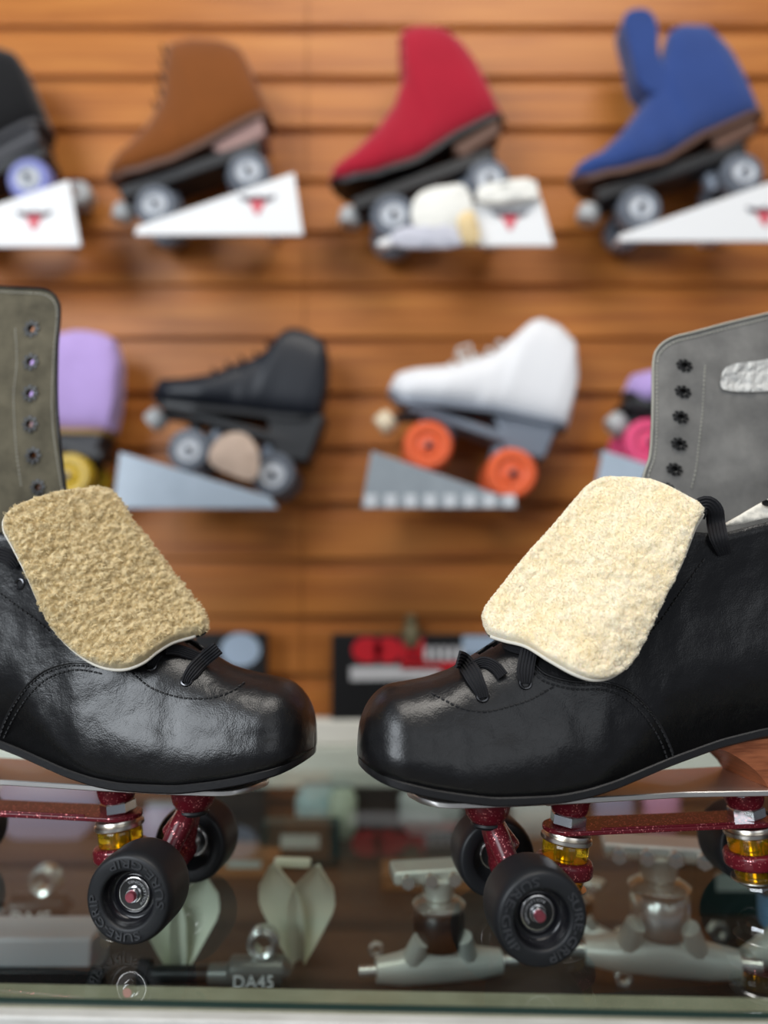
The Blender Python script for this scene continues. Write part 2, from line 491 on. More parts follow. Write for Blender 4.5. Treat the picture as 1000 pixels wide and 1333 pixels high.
def end_scale(u):
    """0..1: plan rounding at toe and heel"""
    s = 1.0
    if u > U_TOE - 34: s = max(0.0, 1 - ((u - (U_TOE - 34)) / 34) ** 2.5) ** 0.5
    if u < U_HEEL + 34: s = max(0.0, 1 - (((U_HEEL + 34) - u) / 34) ** 2.3) ** 0.5
    return s

def make_skate(side):
    L = side == 'L'
    sn = -1 if L else 1
    ang = math.radians(8.3 if L else 7.2)
    hub = at_z(165, 1172, .031) if L else at_z(707, 1198, .031)
    sg = 1 if L else -1
    away = Vector((sg * math.sin(ang), math.cos(ang), 0))
    fwd = Vector((sg * math.cos(ang), -math.sin(ang), 0))
    O = Vector((hub.x, hub.y, 0)) + away * 0.072
    yax = Vector((0, 0, 1)).cross(fwd)
    mw = Matrix.Translation(O) @ Matrix((fwd, yax, Vector((0, 0, 1)))).transposed().to_4x4()
    inv = mw.inverted(); inv3 = inv.to_3x3()
    cam_l = inv @ C_POS
    if L:
        root = empty('roller_skate', O, 'black leather boot skate pointing right, with curly tan shearling tongue folded down', 'roller skate', 'pair of black boot skates on the glass counter', mw)
    else:
        root = empty('roller_skate', O, 'black leather boot skate pointing left, with smooth cream shearling tongue and taped grey lining', 'roller skate', 'pair of black boot skates on the glass counter', mw)
    def LP(u, v, z): return Vector((u * MM, sn * v * MM, z * MM))
    def lray(px, py): return inv3 @ ray(px, py)
    def PL(px, py, v):
        r = lray(px, py); t = (sn * v * MM - cam_l.y) / r.y
        return cam_l + r * t

    # ---- boot upper
    NC = 72
    def roof(u):
        o = T_ZF(u) + (T_EDGE(u) + (2 if L else 0) - T_ZF(u)) / .69
        if u < -112: return o
        if u > -62: return T_ZT(u)
        k = (-62 - u) / 50; k = k * k * (3 - 2 * k)
        return T_ZT(-62) * (1 - k) + o * k
    def slit(u):
        if u > 22: return -1
        if u > -60: return 2.6 + min(4, (22 - u) * .09)
        k = min(1, (-60 - u) / 52); return 6.6 + (NC * .37 - 6.6) * k
    rows = boot_rows()
    mb = MB(); V = []
    for u in rows:
        s = end_scale(u); zf = T_ZF(u); zt = roof(u); hw = T_HW(u) * s; n = T_EX(u)
        if u > U_TOE - 34:           # toe box: the crown drops to the tip
            k = (u - (U_TOE - 34)) / 34
            zt = zf + 6 + (zt - zf - 6) * max(0.0, 1 - k ** 3.2) ** 0.5 + 2 * k
        if u < U_HEEL + 34:
            hw = max(hw, .5)
        for j in range(NC + 1):
            t = math.pi * j / NC
            c, q = math.cos(t), math.sin(t)
            v = hw * math.copysign(abs(c) ** (2 / n), c)
            z = zf + (zt - zf) * q ** (2 / n)
            # side bulge (wider just above the sole) and waist at the ankle
            h = (z - zf) / max(1, zt - zf)
            v *= 1 + 0.05 * math.sin(min(1, h * 2.4) * math.pi) * (1 if u > -60 else .4)
            if u < -60:
                w = min(1, (-60 - u) / 60)
                v *= 1 - 0.20 * w * math.sin(min(1.0, h * 1.15) * math.pi) ** 2 * (1 if abs(v) > 3 else 0)
            # soft dents and creases of the leather
            p = Vector((u, v, z))
            d = noise.noise(p * 0.022 + Vector((3.1 if L else 9.7, 0, 0))) * 1.3 + noise.noise(p * 0.05) * 0.5
            fade = min(1, (z - zf) / 12) * s
            V.append(LP(u, v + d * fade * math.copysign(1, v) * min(1, abs(v) / 10), z + d * .6 * fade))
    W = NC + 1; Fs = []
    for i in range(len(rows) - 1):
        u = .5 * (rows[i] + rows[i + 1])
        for j in range(NC):
            jm = j + .5
            dist = abs(jm - NC / 2)
            if dist < slit(u) * (1.7 if u < -60 and jm > NC / 2 else 1): continue           # throat slit and open collar
            Fs.append((i * W + j, i * W + j + 1, (i + 1) * W + j + 1, (i + 1) * W + j))
    if not L: Fs = [f[::-1] for f in Fs]
    bvh = BVHTree.FromPolygons(V, Fs)
    # make sure faces look outwards
    a = Vector(V[Fs[200][0]]); nrm = (Vector(V[Fs[200][1]]) - a).cross(Vector(V[Fs[200][2]]) - a)
    cen = LP(rows[len(rows) // 3], 0, 140)
    if nrm.dot(a - cen) < 0: Fs = [f[::-1] for f in Fs]
    mb.add(V, Fs)
    up = mb.build('boot_upper', [M['leather'], M['lining_l' if L else 'lining_r']], root, recalc=False, sharp=None)
    sd = up.modifiers.new('thick', 'SOLIDIFY'); sd.thickness = 0.0024; sd.offset = -1; sd.material_offset = 1; sd.material_offset_rim = 0
    def hit(px, py, lift=0.0, vdef=30):
        r = lray(px, py); r.normalize()
        loc, nr, i, d = bvh.ray_cast(cam_l, r)
        if loc is None:
            p = PL(px, py, vdef); return p, (cam_l - p).normalized()
        if nr.dot(r) > 0: nr = -nr
        return loc + nr * lift, nr

    # ---- throat filler: black inner tongue base seen between the eyestays
    mb = MB(); rings = []
    for u in np.linspace(24, -112, 24):
        zt = T_ZT(max(u, -70)) - 8
        rings.append([LP(u, v, zt - (v / 17) ** 2 * 6) for v in np.linspace(-17, 17, 9)])
    mb.loft(rings, cap=False, closed=False)
    tb = mb.build('tongue_base', M['leather'], root, sharp=None)
    tb.modifiers.new('thick', 'SOLIDIFY').thickness = 0.003

    # ---- seams and stitching
    if L:
        lines = [([(318, 889), (300, 901), (270, 909), (235, 908), (200, 897), (178, 881), (165, 870)], 0, 3.2),
                 ([(135, 870), (112, 867), (90, 867), (62, 875), (40, 891), (22, 914), (8, 939), (0, 960)], 1, 3.0),
                 ([(132, 877), (112, 873), (92, 873), (66, 881), (45, 897), (28, 919), (14, 943), (5, 962)], 0, 3.0),
                 ([(-25, 752), (0, 772), (20, 787), (45, 805), (68, 824)], 0, 4.0)]
    else:
        lines = [([(563, 903), (580, 912), (605, 923), (635, 926), (665, 919), (690, 911), (712, 899), (722, 894)], 0, 3.2),
                 ([(697, 870), (712, 882), (745, 891), (785, 892), (815, 901), (840, 921), (857, 944), (868, 965), (876, 985)], 1, 3.0),
                 ([(695, 876), (711, 888), (745, 897), (783, 898), (811, 907), (834, 926), (850, 948), (861, 968), (868, 987)], 0, 3.0),
                 ([(917, 728), (890, 765), (862, 805), (843, 828)], 0, 4.0)]
    mb = MB(); ms = MB(); seam = False
    for pts, welt, step in lines:
        path = catmull([(x, y, 0) for x, y in pts], 1.2)
        P3 = [hit(p.x, p.y, 0.0005)[0] for p in path]
        mb = MB(); acc = 0; cur = [P3[0]]; on = True
        for a, b in zip(P3, P3[1:]):
            cur.append(b); acc += (b - a).length
            if acc > (step * .66 if on else step * .34) * MM:
                if on and len(cur) > 1: mb.tube(cur, 0.0007, 6)
                cur = [b]; acc = 0; on = not on
        mb.build('stitching', M['stitch'], up)
        if welt:
            P4 = [hit(p.x, p.y - 4, 0.0)[0] for p in path]
            ms.tube(P4, 0.0011, 8); seam = True
    if seam: ms.build('seam_edge', M['leather'], up)

    # ---- eyelets on the near eyestay
    def eyelet(px, py, r=5.0, parent=up):
        p, nr = hit(px, py, 0.0)
        T = Matrix.Translation(p) @ nr.to_track_quat('Z', 'Y').to_matrix().to_4x4()
        mb = MB()
        mb.lathe([(x * MM, h * MM) for x, h in [(r * .52, -2), (r * .55, .6), (r * .7, 1.2), (r * .88, 1.0), (r, .2), (r, -.5)]], 28, T=T)
        mb.lathe([(r * .55 * MM, -.1 * MM), (0.00001, -.1 * MM)], 20, T=T, m=1)
        mb.build('eyelet', [M['eyelet'], M['eyelet_in']], parent)
    for e in ([(243, 886), (197, 866), (26, 760)] if L else [(628, 906), (684, 889)]):
        eyelet(*e)

    # ---- sole, heel, plate
    us = [U_TOE - .6 - 36 * (1 - math.cos(a)) for a in np.linspace(0, math.pi / 2, 16)] + list(np.linspace(U_TOE - 36, U_HEEL + 30, 60)) \
        + [U_HEEL - 3 + 34 * (1 - math.cos(a)) for a in np.linspace(math.pi / 2, 0, 14)]
    mb = MB(); rings = []
    for u in us:
        s = 1.0
        if u > U_TOE - 36.6: s = max(0, 1 - ((u - (U_TOE - 36.6)) / 36) ** 2.5) ** .5
        if u < U_HEEL + 31: s = max(0, 1 - (((U_HEEL + 31) - u) / 34) ** 2.3) ** .5
        w = max(.4, (T_HW(u) + 1.6) * s)
        zt = T_ZF(u) + 1.0; zb = max(95.6, T_ZF(u) - 5.4)
        rings.append([LP(u, x, z) for x, z in [(w - 1, zt), (w, zt - .8), (w, zb + 1.2), (w - 1.3, zb), (-w + 1.3, zb), (-w, zb + 1.2), (-w, zt - .8), (-w + 1, zt)]])
    mb.loft(rings)
    so = mb.build('sole', M['black_edge'], root, sharp=35)
    # heel block
    mb = MB(); rings = []
    for k in np.linspace(0, 1, 7):
        z0 = 95.7
        uf = -186 + 42 * k ** 1.3
        ring = []
        zt = lambda u: T_ZF(max(U_HEEL, u)) - 5.0
        for a in np.linspace(0, math.pi, 20):      # rounded back
            ring.append((-236 - 31 * math.sin(a) * (.9 + .1 * k), (30 + 5 * k) * math.cos(a)))
        ring += [(u, -(30 + 5 * k)) for u in np.linspace(-230, uf, 8)] + [(uf + .5, 0)] + [(u, 30 + 5 * k) for u in np.linspace(uf, -230, 8)]
        rings.append([LP(u, v, z0 + (zt(u) - z0) * k) for u, v in ring])
    mb.loft(rings)
    mb.build('heel', M['stack'], root, sharp=35)
    # plate
    hwp = smooth_table([-262, -235, -190, -120, -40, 20, 60, 92], [30, 34, 36, 31, 36, 38, 36, 30])
    mb = MB(); up_, lo_ = [], []
    for u in list(np.linspace(76, -262, 60)):
        s = 1.0
        if u > 46: s = max(0.02, 1 - ((u - 46) / 30) ** 2.4) ** .5
        if u < -236: s = max(0.02, 1 - ((-236 - u) / 26) ** 2.4) ** .5
        w = hwp(u) * s
        mb_r = [LP(u, x, z) for x, z in [(w - .6, 95.6), (w, 95.0), (w, 92.1), (w - .6, 91.5), (-w + .6, 91.5), (-w, 92.1), (-w, 95.0), (-w + .6, 95.6)]]
        up_.append(mb_r)
    mb.loft(up_)
    pl = mb.build('mounting_plate', M['alu'], root, sharp=35)
    mb = MB()
    for (u, v) in [(5, 26), (-20, 28), (5, -26), (-66, 24), (-165, 27), (-165, -27), (-215, 25), (-215, -25)]:
        mb = MB(); mb.lathe([(x * MM, h * MM) for x, h in [(4.2, 91.6), (4.2, 90.3), (3.0, 89.4), (0.001, 89.2)]], 18, T=Matrix.Translation(LP(u, v, 0)))
        mb.build('mounting_bolt', M['chrome'], pl)

    # ---- trucks
    def truck(uk, dirn, ua):
        """uk: kingpin, ua: axle; dirn +1 front (axle ahead of kingpin), -1 rear"""
        T0 = Matrix.Translation(LP(uk, 0, 57)) @ Matrix.Rotation(-dirn * math.radians(7), 4, 'Y')
        lathe = lambda mb, prof, n=48, m=0: mb.lathe([(r * MM, (z - 57) * MM) for r, z in prof], n, T=T0, m=m)
        h = MB()
        # ring around the kingpin
        lathe(h, [(9, 31.5), (19.6, 31.5), (21.2, 33.2), (21.2, 41), (19.6, 43), (9, 43), (9, 31.5)])
        # axle housing and the two wings that rise to the pivot
        ax = lambda v: LP(ua, v, 31)
        h.tube([ax(-33), ax(-24), ax(0), ax(24), ax(33)], [.0085, .0095, .011, .0095, .0085], 20)
        pv = LP(uk + dirn * 57, 0, 72)
        for v in (-1, 1):
            h.tube([ax(26 * v), LP(ua + dirn * 5, 17 * v, 44), LP(uk + dirn * 54, 7 * v, 62), pv], [.0085, .0080, .0085, .0075], 16)
        h.tube([LP(uk + dirn * 17, 0, 38), LP(uk + dirn * 30, 0, 36), ax(0)], [.009, .010, .011], 16)
        h.tube([LP(uk + dirn * 44, 0, 50), LP(uk + dirn * 52, 0, 62), pv], [.010, .009, .008], 16)
        tr = h.build('truck', M['burgundy'], root, sharp=50)
        rm = tr.modifiers.new('cast', 'REMESH'); rm.mode = 'VOXEL'; rm.voxel_size = 0.0012; rm.use_smooth_shade = True
        sm = tr.modifiers.new('soft', 'SMOOTH'); sm.iterations = 5; sm.factor = .6
        # base casting: kingpin cup and pivot dome joined by a web, bolted under the plate
        mb = MB()
        lathe(mb, [(19, 92), (15.5, 88), (14.2, 80), (12.8, 76), (11, 74)], 40)
        Tp = Matrix.Translation(LP(uk + dirn * 60, 0, 0))
        mb.lathe([(r * MM, z * MM) for r, z in [(19, 91.6), (17.5, 88), (17, 82), (15.6, 76.5), (12.5, 72.0), (8.5, 69.8), (5, 69.3)]], 40, T=Tp)
        x0, x1 = uk + dirn * 4, uk + dirn * 56
        mb.prism([LP(x0, -9, 91.6), LP(x1, -12, 91.6), LP(x1, 12, 91.6), LP(x0, 9, 91.6)], (0, 0, -5.5 * MM))
        mb.build('truck_base', M['burgundy'], tr, sharp=50)
        mb = MB(); mb.lathe([(r * MM, z * MM) for r, z in [(11.5, 71.2), (12.2, 69.6), (10.8, 67.6), (8, 67.2)]], 32, T=Tp)
        mb.build('pivot_bushing', M['rubber'], tr)
        hexp = [(13.6 * math.cos(math.pi / 3 * k + .35), 13.6 * math.sin(math.pi / 3 * k + .35)) for k in range(6)]
        mb = MB(); mb.loft([[(x * MM * s, y * MM * s, (z - 57) * MM) for x, y in hexp] for s, z in [(.93, 75), (1, 74), (1, 67.6), (.95, 66.8)]], T=T0)
        mb.build('kingpin_nut', M['chrome'], tr, sharp=25)
        for z in ((62.6, 55.2), (22.4, 18.0)):
            mb = MB()
            a_, b_ = z
            if b_ > 40: pr = [(7, a_), (15.5, a_), (17.4, a_ - .7), (17.8, a_ - 2.0), (16.9, a_ - 3.2), (18.6, a_ - 4.2), (18.7, b_ + .7), (18.0, b_), (7, b_)]
            else: pr = [(7, a_ + .6), (17.6, a_ + .6), (17.8, a_ - .6), (16.2, a_ - 2), (13, b_), (7, b_)]
            lathe(mb, pr, 56)
            mb.build('washer', M['washer'], tr, sharp=35)
        mb = MB()
        lathe(mb, [(6, 55.1), (16.0, 55.1), (16.7, 54), (16.9, 50), (16.7, 44), (16.2, 43.1), (6, 43.1), (6, 55.1)], 56)
        mb.build('cushion', M['amber'], tr, sharp=40); mb = MB()
        lathe(mb, [(6, 31.4), (15.0, 31.4), (15.4, 30.0), (14.8, 25), (14.2, 23.1), (6, 23.1), (6, 31.4)], 56)
        mb.build('cushion', M['amber'], tr, sharp=40)
        mb = MB(); lathe(mb, [(4.6, 76), (4.6, 17)], 20)
        mb.loft([[(x * MM * .62, y * MM * .62, (z - 57) * MM) for x, y in hexp] for z in (18.0, 13.2)], T=T0)
        mb.build('kingpin', M['chrome'], tr, sharp=30)
        for s in (1, -1):
            mb = MB(); mb.tube([LP(ua, 33 * s, 31), LP(ua, 43 * s, 31)], .0042, 16)
            mb.build('axle_shaft', M['steel'], tr)
        return tr
    truck(-43, 1, 0)
    truck(-188, -1, -214)
    # link bar
    mb = MB(); path = []
    def cap(uc, a0, a1, r): return [(uc + r * math.cos(a), r * math.sin(a)) for a in np.linspace(a0, a1, 16)]
    ol = cap(-43, -math.pi / 2, math.pi / 2, 17.5) + [(-66, 17.0), (-110, 16.5), (-165, 17.0)] + cap(-188, math.pi / 2, 3 * math.pi / 2, 17.5) + [(-165, -17.0), (-110, -16.5), (-66, -17.0)]
    mb.prism([LP(u, v, 66.6) for u, v in ol], (0, 0, -3.4 * MM))
    mb.prism([LP(u, v, 67.8) for u, v in [(-64, 15.5), (-168, 15.5), (-168, 13.8), (-64, 13.8)]], (0, 0, -1.6 * MM))
    mb.build('link_bar', M['burgundy'], root, bevel=0.0008)

    # ---- wheels
    phase = math.radians(-37 if L else 67)
    for k, (u, s) in enumerate([(0, 1), (0, -1), (-214, 1), (-214, -1)]):
        zw = Vector((0, sn * s, 0)); yw = Vector((0, 0, 1)); xw = yw.cross(zw)
        R = Matrix((xw, yw, zw)).transposed() @ Matrix.Rotation(phase + (0, 1.1, 2.3, .6)[k], 3, 'Z')
        w = obj_from('wheel', WM['tyre'], root, LP(u, 53 * s, 31), R.to_euler())
        for nm, key in (('hub_core', 'core'), ('bearing', 'bearing'), ('axle_nut', 'nut'), ('axle', 'axle'), ('lettering', 'lettering')):
            obj_from(nm, WM[key], w)

    # ---- far quarter flap showing its lining
    if L:
        ol = [(-170, 352), (-110, 362), (-50, 368), (0, 373), (40, 375), (62, 378), (75, 390), (77, 410), (74, 450), (73, 500), (75, 550), (80, 600), (87, 650), (100, 720), (60, 760), (-60, 770), (-170, 770)]
        holes = [(41, 428, 8.5), (40, 471, 8.5), (39, 512, 8.5), (39, 552, 8.5), (43, 593, 8.5), (49, 634, 8)]
        vfun = lambda x, y: -30 + (5 * math.sin((y - 380) / 260 * math.pi)) - max(0, (-20 - x)) * .05 + 1.0 * noise.noise(Vector((x * .02, y * .02, 1)))
        asp = 1.0
    else:
        ol = [(1160, 365), (1090, 384), (1040, 397), (1000, 408), (950, 420), (905, 432), (875, 440), (858, 452), (851, 470), (850, 520), (849, 560), (846, 595), (837, 625), (825, 700), (870, 760), (1000, 780), (1160, 780)]
        holes = [(891, 476, 9.0), (889, 510, 9.0), (886, 543, 9.0), (884, 578, 9.0), (878, 611, 9.0), (868, 636, 8.5)]
        vfun = lambda x, y: -30 + (6 * math.sin((y - 400) / 260 * math.pi)) - max(0, (x - 980)) * .03 + 2.5 * noise.noise(Vector((x * .02, y * .02, 4)))
        asp = .72
    V2, T2, dist, olr = sheet2d(ol, 5.0, [(cx, cy, r * .55, r * .55 * asp) for cx, cy, r in holes])
    P3 = [PL(x, y, vfun(x, y)) for x, y in V2]
    def facing(tris, P):
        a, b, c = (P[i] for i in tris[0]); n = (b - a).cross(c - a)
        return [tuple(t) for t in tris] if n.dot(cam_l - a) > 0 else [tuple(t)[::-1] for t in tris]
    mb = MB(); mb.add(P3, facing(T2, P3))
    fl = mb.build('quarter_flap', [M['lining_l' if L else 'lining_r'], M['leather']], root, recalc=False, sharp=None)
    sd = fl.modifiers.new('thick', 'SOLIDIFY'); sd.thickness = 0.0034; sd.offset = -1; sd.material_offset = 1; sd.material_offset_rim = 1
    # folded edge binding and its stitches, inside the outline
    mb = MB(); st = MB()
    cut = [p for p in olr if (p[1] < 640 and (-150 < p[0] < 1140))]
    olr_n = len(olr)
    idx = [i for i in range(olr_n) if olr[i][1] < (660) and -165 < olr[i][0] < 1155]
    seg = [olr[i] for i in idx]
    if not L: pass
    mb.tube([PL(x, y, vfun(x, y) + .6) for x, y in seg], .0010, 8)
    mb.build('edge_binding', M['leather' if L else 'grey_stitch'], fl)
    cx, cy = (0, 560) if L else (980, 600)
    ins = []
    for (x, y) in seg:
        d = Vector((cx - x, cy - y)).normalized(); ins.append((x + d.x * 6.5, y + d.y * 6.5))
    P = [PL(x, y, vfun(x, y) + .4) for x, y in ins]
    for a, b in zip(P[::1], P[1::1]):
        st.tube([a, a.lerp(b, .55)], .0006, 5)
    st.build('stitching', M['grey_stitch'], fl); st = MB()
    sx = (20, 22, 18, 19, 22, 28) if L else (918, 916, 914, 910, 906, 900)
    ly = [h[1] for h in holes]
    pth = catmull([(sx[i], ly[i], 0) for i in range(6)], 5)
    P = [PL(p.x, p.y, vfun(p.x, p.y) + .4) for p in pth]
    for a, b in zip(P, P[1:]): st.tube([a, a.lerp(b, .55)], .00052, 5)
    st.build('stitching', M['grey_stitch'], fl)
    for cx_, cy_, r in holes:
        p = PL(cx_, cy_, vfun(cx_, cy_) + (1.0 if L else .5))
        q = Vector((0, sn, 0)).to_track_quat('Z', 'Y').to_matrix().to_4x4()
        T = Matrix.Translation(p) @ q
        mm = (PL(cx_ + 1, cy_, vfun(cx_, cy_)) - PL(cx_, cy_, vfun(cx_, cy_))).length
        ro = r * mm * (1.26); ri = r * mm * .56
        mb = MB()
        vs = []; n = 64
        S = Matrix.Diagonal((1, asp, 1, 1)) @ Matrix.Identity(4)
        tilt = Matrix.Rotation(0 if L else math.radians(-14 * sn), 4, 'Z')
        prof = [(ri, -.0045), (ri, .0003), (ri * 1.1, .0007)]
        mb.lathe(prof, 32, T=T @ tilt @ S)
        for k in range(8):       # rolled-over petals of the eyelet back
            a0 = 2 * math.pi * k / 8
            ring0 = [(ri * 1.02 * math.cos(a0 + t), ri * 1.02 * math.sin(a0 + t), .0007) for t in (-.36, 0, .36)]
            ring1 = [(ro * rr * math.cos(a0 + t), ro * rr * math.sin(a0 + t), .0004) for t, rr in ((-.27, .93), (0, 1.0), (.27, .93))]
            mb.add(ring0 + ring1, [(0, 1, 4, 3), (1, 2, 5, 4)], 0, T @ tilt @ S)
        if not L:
            mb.lathe([(ri, -.0032), (.00001, -.0032)], 24, T=T @ tilt @ S, m=0)
        mb.build('eyelet', M['eyelet_in'], fl, sharp=30)

    # ---- folded tongue: leather back, shearling face, white hide edge
    if L:
        ol = [(6, 690), (9, 672), (30, 657), (75, 643), (118, 637), (145, 641), (161, 657), (177, 683), (200, 712), (226, 747), (250, 777), (268, 802), (269, 821), (252, 829), (225, 837), (205, 849), (185, 864), (160, 872), (132, 868), (105, 853), (77, 826), (55, 790), (36, 748), (18, 713)]
        r0 = Vector((145, 641)); rd = Vector((123, 165)).normalized(); pd = Vector((-rd.y, rd.x))
        if pd.x > 0: pd = -pd
    else:
        ol = [(628, 806), (632, 790), (655, 760), (683, 725), (715, 690), (745, 655), (765, 633), (785, 624), (815, 623), (850, 627), (885, 643), (914, 664), (903, 690), (885, 735), (862, 780), (840, 825), (822, 857), (800, 878), (775, 885), (748, 878), (715, 860), (685, 842), (655, 834), (636, 826)]
        r0 = Vector((628, 805)); rd = Vector((137, -170)).normalized(); pd = Vector((-rd.y, rd.x))
        if pd.x < 0: pd = -pd
    V2, T2, dist, olr = sheet2d(ol, 2.1)
    ts = []; rays = []
    for x, y in V2:
        d = max(-6, (Vector((x, y)) - r0).dot(pd))
        v = 4 + 40 * min(1.1, d / 138) ** 0.85 if d > 0 else 4
        r = lray(x, y); rays.append(r)
        t = (sn * v * MM - cam_l.y) / r.y
        loc, nr, i, dd = bvh.ray_cast(cam_l, r.normalized())
        if loc is not None: t = min(t, (loc - cam_l).length / r.length - 0.010)
        ts.append(t)
    ts = np.array(ts)
    nb = [[] for _ in V2]
    for a, b, c in T2:
        nb[a] += [b, c]; nb[b] += [a, c]; nb[c] += [a, b]
    nb = [np.array(list(set(x))) if x else np.array([0]) for x in nb]
    lim = ts.copy()
    X = (V2[:, 0] - V2[:, 0].mean()) / 100; Y = (V2[:, 1] - V2[:, 1].mean()) / 100
    A_ = np.stack([X ** i * Y ** j for i in range(4) for j in range(4 - i)], 1)
    sol = np.linalg.lstsq(A_, ts, rcond=None)[0]; fit = A_ @ sol
    ts = fit - max(0, np.percentile(fit - lim, 99) - .002)
    base = [cam_l + r * float(t) for r, t in zip(rays, ts)]
    tris = facing(T2, base)
    mb = MB(); mb.add(base, tris)
    tg = mb.build('tongue', M['leather'], root, recalc=False, sharp=None)
    sd = tg.modifiers.new('thick', 'SOLIDIFY'); sd.thickness = 0.0028; sd.offset = -1
    # wool relief
    nor = [Vector((0, 0, 0)) for _ in base]
    for a, b, c in tris:
        n = (base[b] - base[a]).cross(base[c] - base[a])
        for i in (a, b, c): nor[i] += n
    nor = [n.normalized() for n in nor]
    W3 = []
    for p, n, d in zip(base, nor, dist):
        e = min(1.0, d / (9.0 if L else 8.0)); h = (0.0085 if L else 0.0070) * math.sqrt(max(0, 1 - (1 - e) ** 2))
        q = p * 1000
        if L:
            q2 = q + noise.noise_vector(q * .10) * 3.0 + noise.noise_vector(q * .3) * .9
            dd, _ = noise.voronoi(q2 / 7.0)
            puff = math.sqrt(max(0, 1 - min(1, dd[0] / .78) ** 2)); gap = min(1, (dd[1] - dd[0]) / .28)
            d2, _ = noise.voronoi(q2 / 3.2 + Vector((4, 4, 4)))
            w = noise.noise(q * .05 + Vector((5, 1, 2))) * 1.4 + 3.0 * puff * (.35 + .65 * gap) + 1.2 * (1 - min(1, d2[0] / .7) ** 2) - 2.1
        else:
            q2 = q + noise.noise_vector(q * .16) * 2.4
            d2, _ = noise.voronoi(q2 / 4.2)
            w = noise.noise(q * .035 + Vector((2, 8, 1))) * 1.2 + noise.noise(q * .12) * 1.7 + 1.2 * (1 - min(1, d2[0] / .75) ** 2) + noise.noise(q * .9) * .3 - .6
        W3.append(p + n * (0.0002 + h + w * MM * min(1, d / 7)))
    mb = MB(); mb.add(W3, tris)
    wl = mb.build('shearling', M['wool_l' if L else 'wool_r'], tg, recalc=False, sharp=None)
    wool_pile(wl, L, dist, [(Vector((x, y)) - r0).dot(pd) < 20 for x, y in V2])
    wl['kind'] = 'stuff'
    # hide edge along the lower near side
    mb = MB()
    idx = [i for i in range(len(olr)) if (Vector(olr[i]) - r0).dot(pd) > 22]
    # rotate so the run is contiguous
    k0 = next((j for j in range(len(idx)) if idx[j] - idx[j - 1] > 1), 0)
    idx = idx[k0:] + idx[:k0]
    run = [i for i in idx if (olr[i][1] > 668)]
    from bisect import bisect
    Vt = {(round(x, 3), round(y, 3)): i for i, (x, y) in enumerate(V2)}
    pts = []
    for i in run:
        j = Vt.get((round(olr[i][0], 3), round(olr[i][1], 3)))
        if j is None: j = int(np.argmin(((V2 - np.array(olr[i])) ** 2).sum(1)))
        pts.append(base[j] + nor[j] * .0004)
    # split where there is a jump
    cur = [pts[0]]
    for a, b in zip(pts, pts[1:]):
        if (b - a).length > .006:
            if len(cur) > 2: mb.tube(cur, .0014, 8)
            cur = []
        cur.append(b)
    if len(cur) > 2: mb.tube(cur, .0014, 8)
    mb.build('hide_edge', M['hide'], tg, sharp=None)

    # ---- laces
    def lace(path, width, ends=None):
        """path: (px, py, lift_mm) on the boot, flat ribbed ribbon"""
        P = []
        for x, y, l in path:
            p, nr = hit(x, y, 0.0, 20)
            P.append((p + (cam_l - p).normalized() * l * MM))
        P = catmull(P, .002)
        rings = []; N = len(P)
        prof = [(-1 + 2 * k / 40) for k in range(41)]
        for i, p in enumerate(P):
            t = (P[min(i + 1, N - 1)] - P[max(0, i - 1)]).normalized()
            n = (cam_l - p).normalized(); n = (n - t * n.dot(t)).normalized(); w = t.cross(n)
            f = i / (N - 1); ww = width * MM / 2 * (1 - .35 * max(0, (f - .75) / .25))
            top = [p + w * (a * ww) + n * (.0009 + .00042 * math.cos(a * math.pi * 5.5)) * (1 if abs(a) < .97 else .5) for a in prof]
            bot = [p + w * (a * ww) - n * .0006 for a in (1, -1)]
            rings.append(top + bot)
        return rings
    mb = MB()
    if L:
        MB().loft(lace([(284, 843, 9), (278, 848, 8.5), (266, 858, 6.5), (254, 870, 4.5), (245, 882, 2.2), (243, 888, .5)], 11.0)).build('lace', M['lace'], root, sharp=50)
        MB().loft(lace([(216, 845, 8), (232, 846, 5.5), (248, 851, 4.5), (262, 856, 3.0)], 8)).build('lace', M['lace'], root, sharp=50)
        MB().loft(lace([(205, 850, 5), (200, 858, 3), (197, 867, .5)], 9)).build('lace', M['lace'], root, sharp=50)
        MB().loft(lace([(-20, 722, 4), (0, 722, 4), (14, 728, 4), (22, 738, 3)], 12)).build('lace', M['lace'], root, sharp=50)
    else:
        MB().loft(lace([(596, 858, 9), (604, 861, 8.5), (613, 873, 6.5), (621, 888, 4.5), (627, 900, 2.2), (629, 908, .5)], 12.5)).build('lace', M['lace'], root, sharp=50)
        MB().loft(lace([(690, 840, 8), (687, 855, 6), (684, 872, 4), (684, 889, .6)], 12)).build('lace', M['lace'], root, sharp=50)
        MB().loft(lace([(692, 846, 6), (672, 843, 6), (660, 838, 5), (650, 832, 4)], 8)).build('lace', M['lace'], root, sharp=50)
        MB().loft(lace([(655, 880, 3), (645, 868, 4), (630, 862, 4), (612, 868, 3)], 8)).build('lace', M['lace'], root, sharp=50)
        MB().loft(lace([(906, 672, 12), (912, 660, 15), (922, 657, 16), (930, 665, 15), (932, 680, 12), (936, 700, 8), (944, 722, 4)], 13)).build('lace', M['lace'], root, sharp=50)

    # ---- white lining edge of the near collar / tape on the lining
    if not L:
        ol = [(940, 686), (965, 670), (1000, 650), (1045, 628), (1100, 606), (1100, 655), (1045, 668), (1000, 674), (965, 682)]
        V2, T2, dist, olr = sheet2d(ol, 6)
        P3 = [PL(x, y, 26 + 4 * noise.noise(Vector((x * .03, y * .03, 0)))) for x, y in V2]
        mb = MB(); mb.add(P3, facing(T2, P3))
        cl = mb.build('collar_lining', M['hide'], root, recalc=False, sharp=None)
        cl.modifiers.new('thick', 'SOLIDIFY').thickness = .0016
        p = PL(1001, 655, 27.5); mb = MB()
